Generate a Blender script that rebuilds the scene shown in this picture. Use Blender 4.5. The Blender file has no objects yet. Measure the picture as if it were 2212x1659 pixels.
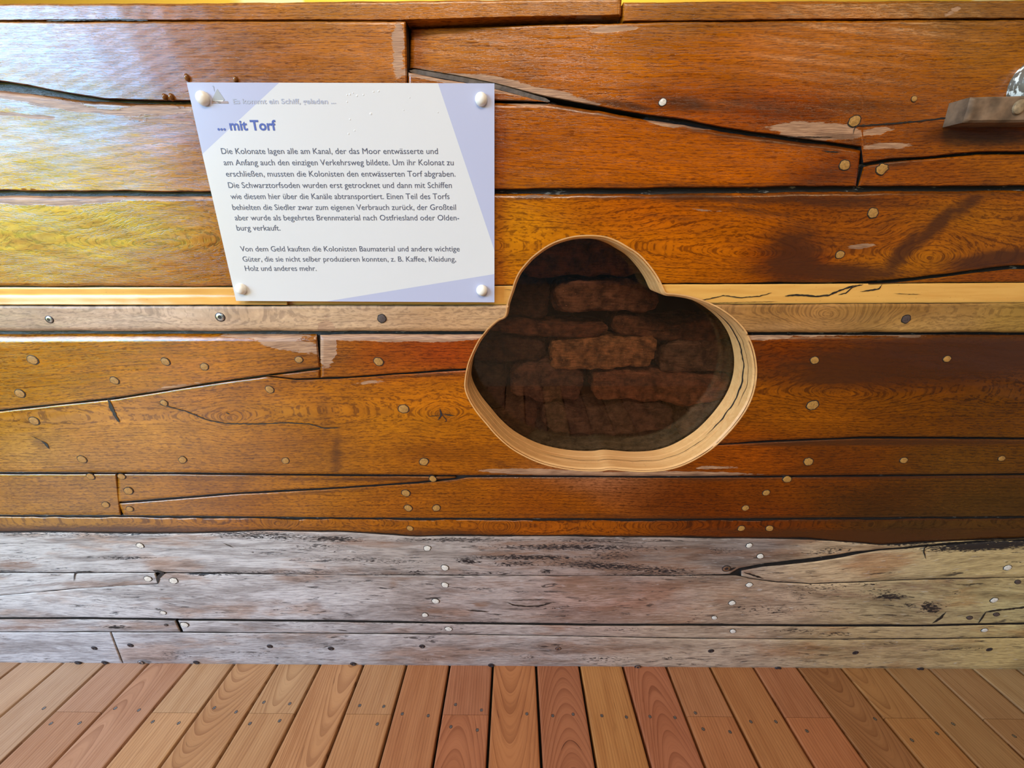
import bpy, bmesh, math, random
import numpy as np
from mathutils import Vector, Matrix, noise as mnoise

random.seed(7)
RS = np.random.RandomState(11)
SC = bpy.context.scene
COL = SC.collection
R = math.radians

# ------------------------------------------------------------------ camera
W, H, FPX = 2212.0, 1659.0, 880.0
CX, CY = W / 2, H / 2
PITCH, YAW = R(14.65), R(0.42)
CAM = np.array([0.0, 0.0, 1.285])
VF = np.array([-math.sin(YAW) * math.cos(PITCH), math.cos(YAW) * math.cos(PITCH), -math.sin(PITCH)])
VR = np.array([math.cos(YAW), math.sin(YAW), 0.0])
VU = np.cross(VR, VF)
cam_data = bpy.data.cameras.new('camera')
cam_data.sensor_fit = 'HORIZONTAL'
cam_data.sensor_width = 36.0
cam_data.lens = 36.0 * FPX / W
cam_data.clip_start = 0.01
cam = bpy.data.objects.new('camera', cam_data)
COL.objects.link(cam)
m = Matrix.Identity(4)
for i in range(3):
    m[i][0], m[i][1], m[i][2], m[i][3] = VR[i], VU[i], -VF[i], CAM[i]
cam.matrix_world = m
SC.camera = cam

# ------------------------------------------------------------------ view, world, lights
SC.view_settings.view_transform = 'Standard'
SC.view_settings.look = 'None'
SC.view_settings.exposure = -0.42
SC.view_settings.gamma = 1.0
SC.view_settings.use_curve_mapping = False
SC.cycles.use_denoising = True
SC.cycles.max_bounces = 8
SC.cycles.sample_clamp_indirect = 6.0


def node(nt, kind, ins=None, **props):
    n = nt.nodes.new(kind)
    for k, v in props.items():
        setattr(n, k, v)
    for k, v in (ins or {}).items():
        if isinstance(v, bpy.types.NodeSocket):
            nt.links.new(v, n.inputs[k])
        else:
            n.inputs[k].default_value = v
    return n


def math_n(nt, op, a, b=None, c=None, clamp=False):
    ins = {0: a}
    if b is not None:
        ins[1] = b
    if c is not None:
        ins[2] = c
    n = node(nt, 'ShaderNodeMath', ins, operation=op)
    n.use_clamp = clamp
    return n.outputs[0]


def sstep(nt, v, lo, hi, a=0.0, b=1.0):
    n = node(nt, 'ShaderNodeMapRange', {0: v, 1: lo, 2: hi, 3: a, 4: b})
    n.interpolation_type = 'SMOOTHSTEP'
    return n.outputs[0]


def mixc(nt, fac, a, b, blend='MIX'):
    n = nt.nodes.new('ShaderNodeMix')
    n.data_type = 'RGBA'
    n.blend_type = blend
    for idx, v in ((0, fac), (6, a), (7, b)):
        if isinstance(v, bpy.types.NodeSocket):
            nt.links.new(v, n.inputs[idx])
        else:
            n.inputs[idx].default_value = v if idx == 0 else tuple(v)[:3] + (1,)
    return n.outputs[2]


def noise_n(nt, vec, scale, detail=3.0, rough=0.55, dist=0.0):
    return node(nt, 'ShaderNodeTexNoise', {'Vector': vec, 'Scale': scale, 'Detail': detail, 'Roughness': rough, 'Distortion': dist}).outputs['Fac']


def vmul(nt, vec, s):
    return node(nt, 'ShaderNodeVectorMath', {0: vec, 1: s}, operation='MULTIPLY').outputs[0]


def lin(h):
    h = h.lstrip('#')
    c = [int(h[i:i + 2], 16) / 255 for i in (0, 2, 4)]
    return tuple(x / 12.92 if x <= 0.04045 else ((x + 0.055) / 1.055) ** 2.4 for x in c)


world = bpy.data.worlds.new('world')
SC.world = world
world.use_nodes = True
nt = world.node_tree
nt.nodes.clear()
tc = node(nt, 'ShaderNodeTexCoord')
sep = node(nt, 'ShaderNodeSeparateXYZ', {0: tc.outputs['Generated']})
tree = noise_n(nt, tc.outputs['Generated'], 14.0, 4.0)
zz = math_n(nt, 'ADD', sep.outputs[2], math_n(nt, 'MULTIPLY_ADD', tree, 0.10, -0.05))
sky = mixc(nt, sstep(nt, zz, 0.16, 0.34), (0.42, 1.22, 2.5), (0.80, 0.90, 0.98))
leaf = mixc(nt, tree, (0.28, 0.32, 0.03), (0.66, 0.70, 0.10))
gnd = mixc(nt, sstep(nt, zz, -0.14, -0.06), (0.10, 0.085, 0.05), leaf)
wc = mixc(nt, sstep(nt, zz, 0.065, 0.12), gnd, sky)
bg = node(nt, 'ShaderNodeBackground', {0: wc, 1: 20.0})
node(nt, 'ShaderNodeOutputWorld', {0: bg.outputs[0]})


def area(name, loc, target, sx, sy, energy, color, portal=False):
    d = bpy.data.lights.new(name, 'AREA')
    d.shape = 'RECTANGLE'
    d.size, d.size_y, d.energy, d.color = sx, sy, energy, color
    if portal:
        d.cycles.is_portal = True
    o = bpy.data.objects.new(name, d)
    COL.objects.link(o)
    o.location = loc
    o.rotation_euler = (Vector(target) - Vector(loc)).to_track_quat('-Z', 'Y').to_euler()
    return o


area('window_portal', (-3.98, -2.0, 2.17), (0, -2.0, 2.17), 3.1, 3.7, 1, (1, 1, 1), portal=True)
area('ceiling_lamp_light', (-0.2, -2.5, 4.0), (-0.1, 0.9, 0.9), 2.6, 1.0, 190, (1.0, 0.85, 0.68))
area('hall_lamp_light', (2.6, -2.0, 2.9), (0.9, 0.9, 0.8), 1.2, 0.6, 20, (1.0, 0.76, 0.44))
area('far_wall_fill_light', (-0.4, 2.2, 2.35), (-0.6, 3.0, 2.9), 2.6, 0.4, 60, (1.0, 0.86, 0.55))  # unseen light added to brighten the yellow wall behind the hull

# ------------------------------------------------------------------ hull surface and projection
LEAN_U, LEAN_L = R(6.0), R(10.0)
Y_FOOT = 1.10
NU = np.array([0, -math.cos(LEAN_U), -math.sin(LEAN_U)])
NL = np.array([0, -math.cos(LEAN_L), -math.sin(LEAN_L)])
TU = np.array([0, -math.sin(LEAN_U), math.cos(LEAN_U)])     # up along the hull
ZB = 0.30                                                    # height of the chine
PL = np.array([0, Y_FOOT, 0.0])
PU = np.array([0, Y_FOOT - math.tan(LEAN_L) * ZB, ZB])


def rays(px, py):
    px, py = np.broadcast_arrays(np.asarray(px, float), np.asarray(py, float))
    return VF + VR * ((px - CX) / FPX)[..., None] + VU * ((CY - py) / FPX)[..., None]


def P(px, py, off=0.0):
    """point of the hull side that the photograph shows at a pixel, raised by off metres along the hull's normal"""
    d = rays(px, py)
    off = np.broadcast_to(np.asarray(off, float), d.shape[:-1])
    tu = (off - (CAM - PU) @ NU) / (d @ NU)
    tl = (off - (CAM - PL) @ NL) / (d @ NL)
    return CAM + d * np.maximum(tu, tl)[..., None]


def ground(px, py, z=0.0):
    d = rays(px, py)
    return CAM + d * ((z - CAM[2]) / d[..., 2])[..., None]


def project(p):
    v = np.asarray(p) - CAM
    dep = v @ VF
    return CX + FPX * (v @ VR) / dep, CY - FPX * (v @ VU) / dep


def px_size(px, py):
    """metres per pixel across and along the hull there"""
    a, b, c = P(px, py), P(px + 1, py), P(px, py - 1)
    return float(np.linalg.norm(b - a)), float(np.linalg.norm(c - a))


def wob(x, y, seed, n=5, base=0.01):
    """smooth numpy noise, roughly -1..1"""
    r = np.random.RandomState(seed)
    o = 0.0
    for k in range(n):
        f = base * 1.9 ** k
        a = r.uniform(0, 6.28)
        o = o + np.sin(x * f * math.cos(a) + y * f * math.sin(a) * 2.5 + r.uniform(0, 6.28)) / 1.5 ** k
    return o / 2.4


# ------------------------------------------------------------------ object helpers
ROOT = {}


def setp(o, label=None, category=None, group=None, kind=None):
    for k, v in (('label', label), ('category', category), ('group', group), ('kind', kind)):
        if v:
            o[k] = v
    return o


def empty(name, loc, **kw):
    o = bpy.data.objects.new(name, None)
    o.empty_display_size = 0.05
    COL.objects.link(o)
    o.location = loc
    ROOT[o.name] = np.array(loc, float)
    return setp(o, **kw)


def world_loc(o):
    w = np.zeros(3)
    while o is not None:
        w = w + np.array(o.location)
        o = o.parent
    return w


class MB:
    def __init__(s):
        s.v, s.f, s.m = [], [], []
        s.n = 0

    def add(s, v, f, mat=0):
        v = np.asarray(v, float).reshape(-1, 3)
        s.v.append(v)
        for q in f:
            s.f.append([int(i) + s.n for i in q])
            s.m.append(mat)
        s.n += len(v)

    def verts(s):
        return np.concatenate(s.v) if s.v else np.zeros((0, 3))


def build(name, mb, mats, parent=None, smooth=40, loc=None, label=None, **kw):
    base = world_loc(parent) if parent is not None else np.zeros(3)
    if loc is not None:
        base = base + np.array(loc) if parent is not None else np.array(loc, float)
    v = mb.verts() - base
    me = bpy.data.meshes.new(name)
    me.from_pydata(v.tolist(), [], mb.f)
    for mt in (mats if isinstance(mats, (list, tuple)) else [mats]):
        me.materials.append(mt)
    if len(me.polygons) == len(mb.m):
        me.polygons.foreach_set('material_index', mb.m)
    me.validate()
    me.update()
    if smooth:
        me.polygons.foreach_set('use_smooth', [True] * len(me.polygons))
        me.set_sharp_from_angle(angle=R(smooth))
    o = bpy.data.objects.new(name, me)
    COL.objects.link(o)
    o.parent = parent
    if loc is not None:
        o.location = loc
    return setp(o, label=label, **kw)


def fix_normals(o):
    bm = bmesh.new()
    bm.from_mesh(o.data)
    bmesh.ops.recalc_face_normals(bm, faces=bm.faces)
    bm.to_mesh(o.data)
    bm.free()


def box(mb, lo, hi, mat=0):
    (a, b, c), (d, e, f) = lo, hi
    mb.add([(a, b, c), (d, b, c), (d, e, c), (a, e, c), (a, b, f), (d, b, f), (d, e, f), (a, e, f)],
           [(0, 3, 2, 1), (4, 5, 6, 7), (0, 1, 5, 4), (1, 2, 6, 5), (2, 3, 7, 6), (3, 0, 4, 7)], mat)


def disc_on(mb, c, n, r, profile, seg=18, squash=1.0, mat=0, ang=0.0, jag=0.0):
    """turned shape standing on the hull: profile is [(radius factor, height)] from rim to centre"""
    n = np.asarray(n)
    ux = np.array([1.0, 0, 0])
    uy = np.cross(n, ux)
    uy /= np.linalg.norm(uy)
    ux, uy = ux * math.cos(ang) + uy * math.sin(ang), uy * math.cos(ang) - ux * math.sin(ang)
    v, f = [], []
    js = [1 + jag * random.uniform(-1, 1) for _ in range(seg)]
    for rf, h in profile:
        for k in range(seg):
            a = 2 * math.pi * k / seg
            rr = r * rf * js[k]
            v.append(c + ux * rr * math.cos(a) + uy * rr * squash * math.sin(a) + n * h)
    L = len(profile)
    for i in range(L - 1):
        for k in range(seg):
            k2 = (k + 1) % seg
            f.append((i * seg + k, i * seg + k2, (i + 1) * seg + k2, (i + 1) * seg + k))
    f.append([(L - 1) * seg + k for k in range(seg)])
    mb.add(v, f, mat)


# ------------------------------------------------------------------ materials
def new_mat(name):
    mt = bpy.data.materials.new(name)
    mt.use_nodes = True
    nt = mt.node_tree
    nt.nodes.clear()
    out = node(nt, 'ShaderNodeOutputMaterial')
    b = node(nt, 'ShaderNodeBsdfPrincipled')
    nt.links.new(b.outputs[0], out.inputs[0])
    return mt, nt, b


def link(nt, s, sock):
    nt.links.new(s, sock)


def simple(name, col, rough=0.5, metal=0.0, var=0.0, scale=60.0, bump=0.0):
    mt, nt, b = new_mat(name)
    tc = node(nt, 'ShaderNodeTexCoord')
    n = noise_n(nt, tc.outputs['Object'], scale, 4.0)
    c = mixc(nt, sstep(nt, n, 0.3, 0.7), [x * (1 - var) for x in col], [min(1, x * (1 + var)) for x in col])
    link(nt, c, b.inputs['Base Color'])
    b.inputs['Roughness'].default_value = rough
    b.inputs['Metallic'].default_value = metal
    if bump:
        bp = node(nt, 'ShaderNodeBump', {'Height': n, 'Strength': bump, 'Distance': 0.003})
        link(nt, bp.outputs[0], b.inputs['Normal'])
    return mt


def oak(name, kind):
    """old oak. kind: varnish, bare or white. Reads the plank's own grain field, tint and wear from its mesh."""
    mt, nt, b = new_mat(name)
    g = node(nt, 'ShaderNodeAttribute', attribute_name='grain')
    tint = node(nt, 'ShaderNodeAttribute', attribute_name='tint').outputs['Color']
    wear = node(nt, 'ShaderNodeAttribute', attribute_name='wear')
    gs = node(nt, 'ShaderNodeSeparateXYZ', {0: g.outputs['Vector']})
    ws = node(nt, 'ShaderNodeSeparateXYZ', {0: wear.outputs['Vector']})
    gv = g.outputs['Vector']
    tc = node(nt, 'ShaderNodeTexCoord').outputs['Object']
    warp = noise_n(nt, vmul(nt, gv, (7.0, 0.5, 3.0)), 1.0, 2.0)
    ring0 = math_n(nt, 'MULTIPLY_ADD', warp, 1.6, gs.outputs[1])
    cmb = node(nt, 'ShaderNodeCombineXYZ', {0: gs.outputs[0], 1: ring0, 2: gs.outputs[2]}).outputs[0]
    pore = noise_n(nt, vmul(nt, cmb, (75.0, 5.2, 7.0)), 1.0, 2.0, 0.6)
    pore2 = noise_n(nt, vmul(nt, cmb, (32.0, 2.6, 5.0)), 1.0, 3.0, 0.6)
    fr = math_n(nt, 'FRACT', ring0)
    early = sstep(nt, math_n(nt, 'ABSOLUTE', math_n(nt, 'ADD', fr, -0.5)), 0.30, 0.5)      # 1 on the ring's porous line
    rmod = noise_n(nt, vmul(nt, cmb, (5.0, 0.22, 2.0)), 1.0, 2.0)
    mott = noise_n(nt, vmul(nt, tc, (9.0, 9.0, 22.0)), 1.0, 4.0, 0.6)
    fleck = noise_n(nt, vmul(nt, tc, (60.0, 60.0, 90.0)), 1.0, 2.0)
    big = noise_n(nt, vmul(nt, tc, (2.6, 2.6, 7.0)), 1.0, 3.0)
    fine = noise_n(nt, vmul(nt, cmb, (22.0, 4.5, 5.0)), 1.0, 3.0, 0.65)
    rag = noise_n(nt, vmul(nt, tc, (16.0, 16.0, 90.0)), 1.0, 4.0, 0.65)
    rag2 = noise_n(nt, vmul(nt, tc, (70.0, 70.0, 150.0)), 1.0, 3.0, 0.6)
    ragm = math_n(nt, 'MULTIPLY_ADD', rag, 0.75, math_n(nt, 'MULTIPLY_ADD', rag2, 0.25, -0.5))
    bare = sstep(nt, math_n(nt, 'MULTIPLY_ADD', ragm, 1.1, ws.outputs[0]), 0.47, 0.55)
    dark = sstep(nt, math_n(nt, 'MULTIPLY_ADD', ragm, 0.9, ws.outputs[1]), 0.14, 0.80)
    if kind == 'white':
        c = vmul(nt, tint, (.79, .78, .79))
        # bands of grime along the grain, worn brown wood, black checks
        grime = noise_n(nt, vmul(nt, cmb, (4.0, 0.35, 3.0)), 1.0, 5.0, 0.65)
        c = mixc(nt, sstep(nt, grime, 0.43, 0.66, 0.0, 0.72), c, vmulc(nt, c, (0.42, 0.38, 0.36)))
        brn = noise_n(nt, vmul(nt, cmb, (3.0, 0.16, 9.0)), 1.0, 5.0, 0.6)
        c = mixc(nt, sstep(nt, brn, 0.50, 0.65, 0.0, 0.68), c, vmulc(nt, c, (0.72, 0.48, 0.34)))
        c = mixc(nt, sstep(nt, fine, 0.44, 0.62, 0.0, 0.7), c, vmulc(nt, c, (0.45, 0.42, 0.42)))
        c = mixc(nt, sstep(nt, pore2, 0.40, 0.30, 0.0, 0.18), c, (0.75, 0.73, 0.72))
        c = mixc(nt, math_n(nt, 'MULTIPLY', sstep(nt, math_n(nt, 'MULTIPLY_ADD', ragm, 1.3, ws.outputs[0]), 0.25, 0.9), sstep(nt, fine, 0.30, 0.62, 0.15, 0.9)), c, (0.20, 0.105, 0.065))
        chk = noise_n(nt, vmul(nt, cmb, (14.0, 1.5, 11.0)), 1.0, 4.0, 0.7)
        chkm = math_n(nt, 'MULTIPLY', sstep(nt, chk, 0.585, 0.65), sstep(nt, noise_n(nt, vmul(nt, tc, (3.0, 3.0, 9.0)), 1.0, 2.0), 0.42, 0.58))
        c = mixc(nt, math_n(nt, 'MULTIPLY', chkm, 0.85), c, (0.02, 0.016, 0.016))
        speck = sstep(nt, math_n(nt, 'MULTIPLY_ADD', pore, 1.0, math_n(nt, 'MULTIPLY_ADD', ws.outputs[1], 0.55, -0.25)), 0.55, 0.66)
        c = mixc(nt, math_n(nt, 'MULTIPLY', speck, sstep(nt, ws.outputs[1], 0.02, 0.5)), c, (0.018, 0.014, 0.014))
        rough = sstep(nt, fine, 0.3, 0.7, 0.42, 0.62)
        hgt = math_n(nt, 'ADD', math_n(nt, 'MULTIPLY', fine, -0.6), math_n(nt, 'ADD', math_n(nt, 'MULTIPLY', chkm, -0.8), math_n(nt, 'MULTIPLY', mott, 0.9)))
        bs, spec = 0.55, 0.4
    else:
        ps = 1.0 if kind == 'varnish' else 0.6
        val = math_n(nt, 'MULTIPLY_ADD', mott, 0.9, 0.66)
        c = node(nt, 'ShaderNodeVectorMath', {0: tint}, operation='SCALE')
        link(nt, val, c.inputs['Scale'])
        c = node(nt, 'ShaderNodeHueSaturation', {'Saturation': 1.03 if kind == 'varnish' else 1.0, 'Color': c.outputs[0]}).outputs[0]
        c = mixc(nt, sstep(nt, big, 0.40, 0.72, 0.0, 0.45), c, vmulc(nt, c, (0.58, 0.46, 0.38)))
        c = mixc(nt, sstep(nt, fleck, 0.52, 0.72, 0.0, 0.30), c, vmulc(nt, c, (1.45, 1.5, 1.6)))
        ringdark = math_n(nt, 'MULTIPLY', early, sstep(nt, rmod, 0.32, 0.68, 0.15, 0.75))
        c = mixc(nt, math_n(nt, 'MULTIPLY', ringdark, 0.52 * ps), c, vmulc(nt, c, (0.34, 0.26, 0.22)))
        pm = math_n(nt, 'MULTIPLY', sstep(nt, math_n(nt, 'MULTIPLY_ADD', early, 0.08, pore), 0.50, 0.63), 0.64 * ps)
        c = mixc(nt, pm, c, vmulc(nt, c, (0.22, 0.15, 0.12)))
        c = mixc(nt, sstep(nt, fine, 0.42, 0.66, 0.0, 0.45 * ps), c, vmulc(nt, c, (0.5, 0.42, 0.36)))
        barec = mixc(nt, sstep(nt, fine, 0.35, 0.65), (0.47, 0.27, 0.15), (0.20, 0.10, 0.055))
        c = mixc(nt, math_n(nt, 'MULTIPLY', bare, 0.85), c, barec)
        c = mixc(nt, math_n(nt, 'MULTIPLY', dark, 0.88), c, (0.050, 0.0135, 0.0035))
        r0 = (0.15, 0.25) if kind == 'varnish' else (0.45, 0.6)
        rough = math_n(nt, 'MULTIPLY_ADD', bare, 0.3, sstep(nt, rag, 0.3, 0.7, r0[0], r0[1]))
        hgt = math_n(nt, 'ADD', math_n(nt, 'MULTIPLY', pm, -0.16), math_n(nt, 'ADD', math_n(nt, 'MULTIPLY', mott, 0.8), math_n(nt, 'MULTIPLY_ADD', bare, -0.5, math_n(nt, 'MULTIPLY', fine, -0.14))))
        bs, spec = 0.30, 0.62
    link(nt, c, b.inputs['Base Color'])
    link(nt, rough, b.inputs['Roughness'])
    b.inputs['Specular IOR Level'].default_value = spec
    bp = node(nt, 'ShaderNodeBump', {'Height': hgt, 'Strength': bs, 'Distance': 0.0018})
    link(nt, bp.outputs[0], b.inputs['Normal'])
    return mt


def vmulc(nt, c, s):
    return vmul(nt, c, s)


M_VARN = oak('varnished_oak', 'varnish')
M_BARE = oak('bare_oak', 'bare')
M_WHITE = oak('flaking_white_paint', 'white')
M_TAR_SHADE = simple('black_tar_and_shade', (0.010, 0.007, 0.006), 0.55, 0, 0.4, 90, 0.4)  # tar, and the shade inside splits painted black


def caulk_mat():
    mt, nt, b = new_mat('tarred_caulk')
    tc = node(nt, 'ShaderNodeTexCoord').outputs['Object']
    n = noise_n(nt, vmul(nt, tc, (40.0, 40.0, 160.0)), 1.0, 4.0, 0.6)
    c = mixc(nt, sstep(nt, n, 0.60, 0.68), (0.012, 0.009, 0.008), (0.20, 0.17, 0.14))
    link(nt, c, b.inputs['Base Color'])
    b.inputs['Roughness'].default_value = 0.5
    bp = node(nt, 'ShaderNodeBump', {'Height': n, 'Strength': 0.7, 'Distance': 0.004})
    link(nt, bp.outputs[0], b.inputs['Normal'])
    return mt


M_CAULK = caulk_mat()
M_PLUG = simple('oak_plug', lin('#9c7038'), 0.4, 0, 0.25, 220, 0.2)
M_PLUGW = simple('pale_plug', lin('#c9c0b4'), 0.5, 0, 0.2, 260, 0.2)
M_PLUGD_HOLE = simple('dark_plug_and_hole', lin('#4a3c38'), 0.5, 0, 0.3, 260, 0.2)
M_STEEL = simple('steel', (0.45, 0.44, 0.43), 0.32, 1.0, 0.3, 300)
M_RUST_SHADE = simple('rusty_iron_and_shade', (0.035, 0.028, 0.03), 0.45, 0.5, 0.5, 300)
M_RESIN = simple('resin', (0.20, 0.075, 0.018), 0.05, 0, 0.2, 80)

# ------------------------------------------------------------------ plank data traced from the photograph
TINTS = [  # (px, py, wood colour there, reach)
    (100, 25, '9a6a3c'), (700, 25, 'a0662c'), (1200, 20, 'ac6c2a'), (1500, 25, '875220'), (2100, 20, '7c4e1e'),
    (150, 120, '94602f'), (450, 110, '9c6430'), (650, 110, 'aa682c'), (820, 100, 'a6642c'), (1000, 170, '8c4c1c'),
    (960, 110, 'b06a26'), (1300, 120, 'b6681e'), (1600, 120, 'a65812'), (1900, 120, '9a5412'), (2150, 100, '8c5418'),
    (1650, 240, '7c320a'), (1480, 215, '8a3f0e'), (2000, 240, '8b4a18'), (1950, 300, '8a4614'), (1250, 170, 'a55a20'),
    (100, 330, 'a0702c'), (380, 330, 'a06224'), (200, 240, '7a5636'), (1150, 300, '9c5014'), (1400, 330, 'aa5612'), (1620, 340, 'a65212'),
    (1780, 370, '80390e'), (2000, 375, '884412'), (2180, 360, '905016'),
    (150, 500, 'a07430'), (420, 560, '94581c'), (1100, 500, 'b5711f'), (1250, 560, 'b2681c'), (1500, 550, 'b05c10'), (1400, 460, '9c4c0e'),
    (1720, 560, '702c08'), (1900, 520, '8c4812'), (2100, 480, '985812'), (1980, 570, '9a5a14'), (1850, 440, '84440f'), (2120, 598, '7c3c10'),
    (200, 780, 'a66c20'), (500, 770, 'a5641c'), (650, 760, '84501e'), (850, 770, '8e400c'), (980, 770, '8c340a'), (100, 850, 'a06c22'),
    (60, 950, 'aa7c32'), (300, 930, 'aa7226'), (600, 900, 'a0661a'), (850, 930, 'a8661c'), (960, 850, 'aa601a'), (700, 985, '8c5618'), (980, 985, '905016'),
    (700, 850, '9c5c16'), (1700, 770, '62280a'), (1900, 800, '5a260a'), (2100, 780, '52280e'), (1750, 880, '904e0e'), (1950, 880, '6e3c0e'), (2150, 880, '60360e'),
    (1600, 990, '8c400a'), (1800, 990, '602c0a'), (2100, 1000, '5e3810'), (1300, 1022, '8a5638'),
    (100, 1060, '906022'), (500, 1040, '905a1a'), (600, 1090, '9a5e1a'), (900, 1080, '8c4c10'), (1200, 1080, '7e3e0c'), (1500, 1080, '582408'), (1900, 1080, '401f06'), (2150, 1080, '42280a'),
    (100, 1130, '8a5e1e'), (600, 1135, '8a5212'), (1200, 1140, '8c440a'), (1600, 1140, '642808'), (2000, 1140, '3c240c'),
]
TINTS_BARE = [(-40, 690, 'ae9276'), (300, 690, 'b89a80'), (700, 690, 'b5926e'), (1000, 690, 'b28a60'), (1700, 670, '8e5e24'), (1700, 706, 'a07444'),
              (1950, 668, '8c6026'), (2000, 706, 'a27a42'), (2200, 690, '94702e')]
TINTS_WHITE = [(0, 1200, 'd6d2ce'), (500, 1200, 'd2ccc8'), (900, 1200, 'b3a59a'), (1300, 1200, '9c8a80'), (1600, 1190, '8e8078'), (1800, 1230, 'dcbb90'), (2150, 1230, 'd8bc82'),
               (100, 1300, 'd8d4d0'), (600, 1300, 'd2cac6'), (1000, 1290, 'bcaaa0'), (1300, 1290, 'b89484'), (1650, 1290, 'c4a68a'), (1950, 1290, 'b8a278'), (2180, 1300, 'd0bc84'),
               (100, 1400, 'cac6c4'), (600, 1400, 'c2bcb8'), (1100, 1400, 'bcaca0'), (1500, 1400, 'c8ae92'), (1900, 1400, 'c8a878'), (2180, 1400, 'd8b878')]


def tint_field(px, py, tab):
    num = np.zeros((len(px), 3))
    den = np.zeros(len(px))
    jx = px + 40 * wob(px, py, 3)
    jy = py + 12 * wob(px, py, 4)
    for cx, cy, h in tab:
        d2 = ((jx - cx) / 2.4) ** 2 + (jy - cy) ** 2
        w = 1 / (d2 + 900) ** 1.6
        num += w[:, None] * np.array(lin(h))
        den += w
    return num / den[:, None]


# worn spots that are bare wood, and dark stains: (px, py, rx, ry, turn, amount)
BARE = [(860, 100, 14, 70, 0, .75), (945, 166, 70, 9, 10, 1), (1050, 180, 90, 15, 8, 1), (1150, 200, 80, 11, 8, 1), (1250, 219, 50, 7, 10, .8),
        (1770, 283, 80, 15, 4, 1.1), (1740, 297, 60, 5, 4, 1), (1895, 283, 30, 8, -5, .8), (1130, 222, 60, 7, 4, .8), (1430, 262, 40, 8, 12, 1), (1480, 270, 60, 6, 10, .7),
        (60, 212, 110, 8, 8, .9), (180, 236, 140, 7, 6, .7), (340, 238, 90, 10, 0, .8), (60, 250, 80, 5, 6, .7), (350, 262, 70, 5, 3, .7),
        (110, 430, 130, 10, 0, 1.1), (350, 427, 110, 5, 0, .8), (1180, 424, 150, 6, 0, .5), (1530, 455, 130, 5, 4, .5), (1862, 531, 34, 5, -6, .75),
        (705, 740, 16, 40, 0, 1.2), (880, 726, 170, 10, 0, 1), (620, 742, 70, 17, 12, .8), (560, 724, 90, 6, 0, .8), (800, 826, 60, 5, -8, .6),
        (1200, 1021, 150, 6, 2, 1), (1420, 1024, 160, 5, 0, 1), (1550, 1010, 60, 5, 0, .6), (1650, 726, 60, 9, 0, .8), (1850, 724, 300, 6, 0, .6),
        (370, 838, 60, 6, -10, .7), (60, 1025, 50, 4, 0, .3),
        (1330, 62, 60, 8, -4, .8), (1200, 40, 150, 4, -3, .6), (950, 46, 60, 4, 0, .7), (2060, 22, 30, 10, -30, .6), 
        (1910, 315, 60, 8, -4, .7)]
STAIN = [(1715, 560, 55, 60, 20, .9), (1790, 590, 150, 18, 2, .9), (1950, 545, 60, 16, -52, .85), (2020, 490, 70, 14, -42, .85), (2090, 440, 60, 14, -40, .7), (1760, 432, 220, 14, 2, .7),
         (1500, 425, 110, 10, 2, .8), (1300, 424, 200, 8, 0, .6), (2000, 418, 260, 7, 0, .6), (1830, 520, 90, 22, 0, .45), (2150, 560, 100, 16, -8, .9), (1800, 612, 120, 5, 0, .8),
         (2020, 775, 280, 44, -4, 1.0), (1850, 812, 130, 16, -4, .9), (1780, 385, 70, 22, 0, .5), (1830, 300, 60, 10, 8, .6), (1660, 232, 200, 22, 3, .45), (1850, 228, 130, 18, 0, .5),
         (2110, 290, 110, 22, 0, .8), (1480, 225, 70, 16, 6, .7), (1350, 228, 70, 8, 8, .7), (1700, 305, 110, 8, 6, .8), (1930, 352, 60, 14, -8, .6), (1500, 400, 400, 5, 0, .5),
         (726, 985, 12, 50, 3, .6), (960, 896, 26, 14, 0, .4), (400, 925, 60, 16, 10, .3), (85, 955, 22, 12, 25, .5), (600, 830, 200, 7, -6, .4),
         (200, 1146, 300, 8, 0, .9), (700, 1150, 300, 5, 0, .6), (940, 1152, 130, 8, 0, .7), (1300, 1160, 400, 5, 0, .7), (1850, 1160, 260, 12, 2, .9), (2100, 1160, 150, 12, -4, .6), (1950, 1148, 300, 8, 0, .5),
         (1900, 1030, 330, 5, 0, .7), (1150, 1032, 200, 6, 0, .5), (1530, 1034, 120, 8, 0, .6), (930, 1036, 80, 8, 0, .6), (1900, 955, 320, 7, 0, .8), (1700, 960, 120, 5, 0, .6),
         (500, 1026, 500, 4, 0, .5), (130, 1024, 160, 5, 0, .5), (1700, 1120, 500, 5, 0, .7), (1300, 1123, 300, 4, 0, .5), (2000, 45, 230, 5, 0, .3), (886, 60, 10, 20, 0, .6),
         (300, 222, 120, 5, 0, .6), (100, 198, 100, 5, 8, .7), (900, 812, 130, 4, -3, .6), (1000, 165, 100, 4, 8, .4), (640, 800, 70, 6, -8, .5), (1640, 760, 14, 40, 0, .4), (1150, 428, 80, 5, 0, .6), (1620, 455, 160, 8, 5, .5), (1450, 470, 120, 8, 8, .35), (1920, 480, 60, 8, -30, .4), (1260, 240, 120, 6, 10, .6), (1560, 290, 120, 7, 9, .6), (1100, 1010, 50, 8, 20, .4), (800, 1035, 160, 6, 0, .6), (420, 1034, 180, 6, 0, .4), (360, 1078, 110, 4, -5, .5), (700, 1062, 160, 4, -4, .5), (180, 870, 180, 4, -8, .5), (460, 832, 140, 4, -8, .5), (1250, 1112, 260, 4, 0, .5), (1000, 60, 110, 5, -3, .5), (1150, 55, 90, 4, -3, .4), (1700, 52, 260, 5, 0, .4), (1300, 150, 50, 30, 20, .22), (1500, 140, 60, 30, 10, .2), (560, 950, 40, 24, 60, .22), (420, 950, 40, 20, -40, .22), (700, 905, 14, 60, 0, .35), (280, 980, 60, 14, -20, .22)]
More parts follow.
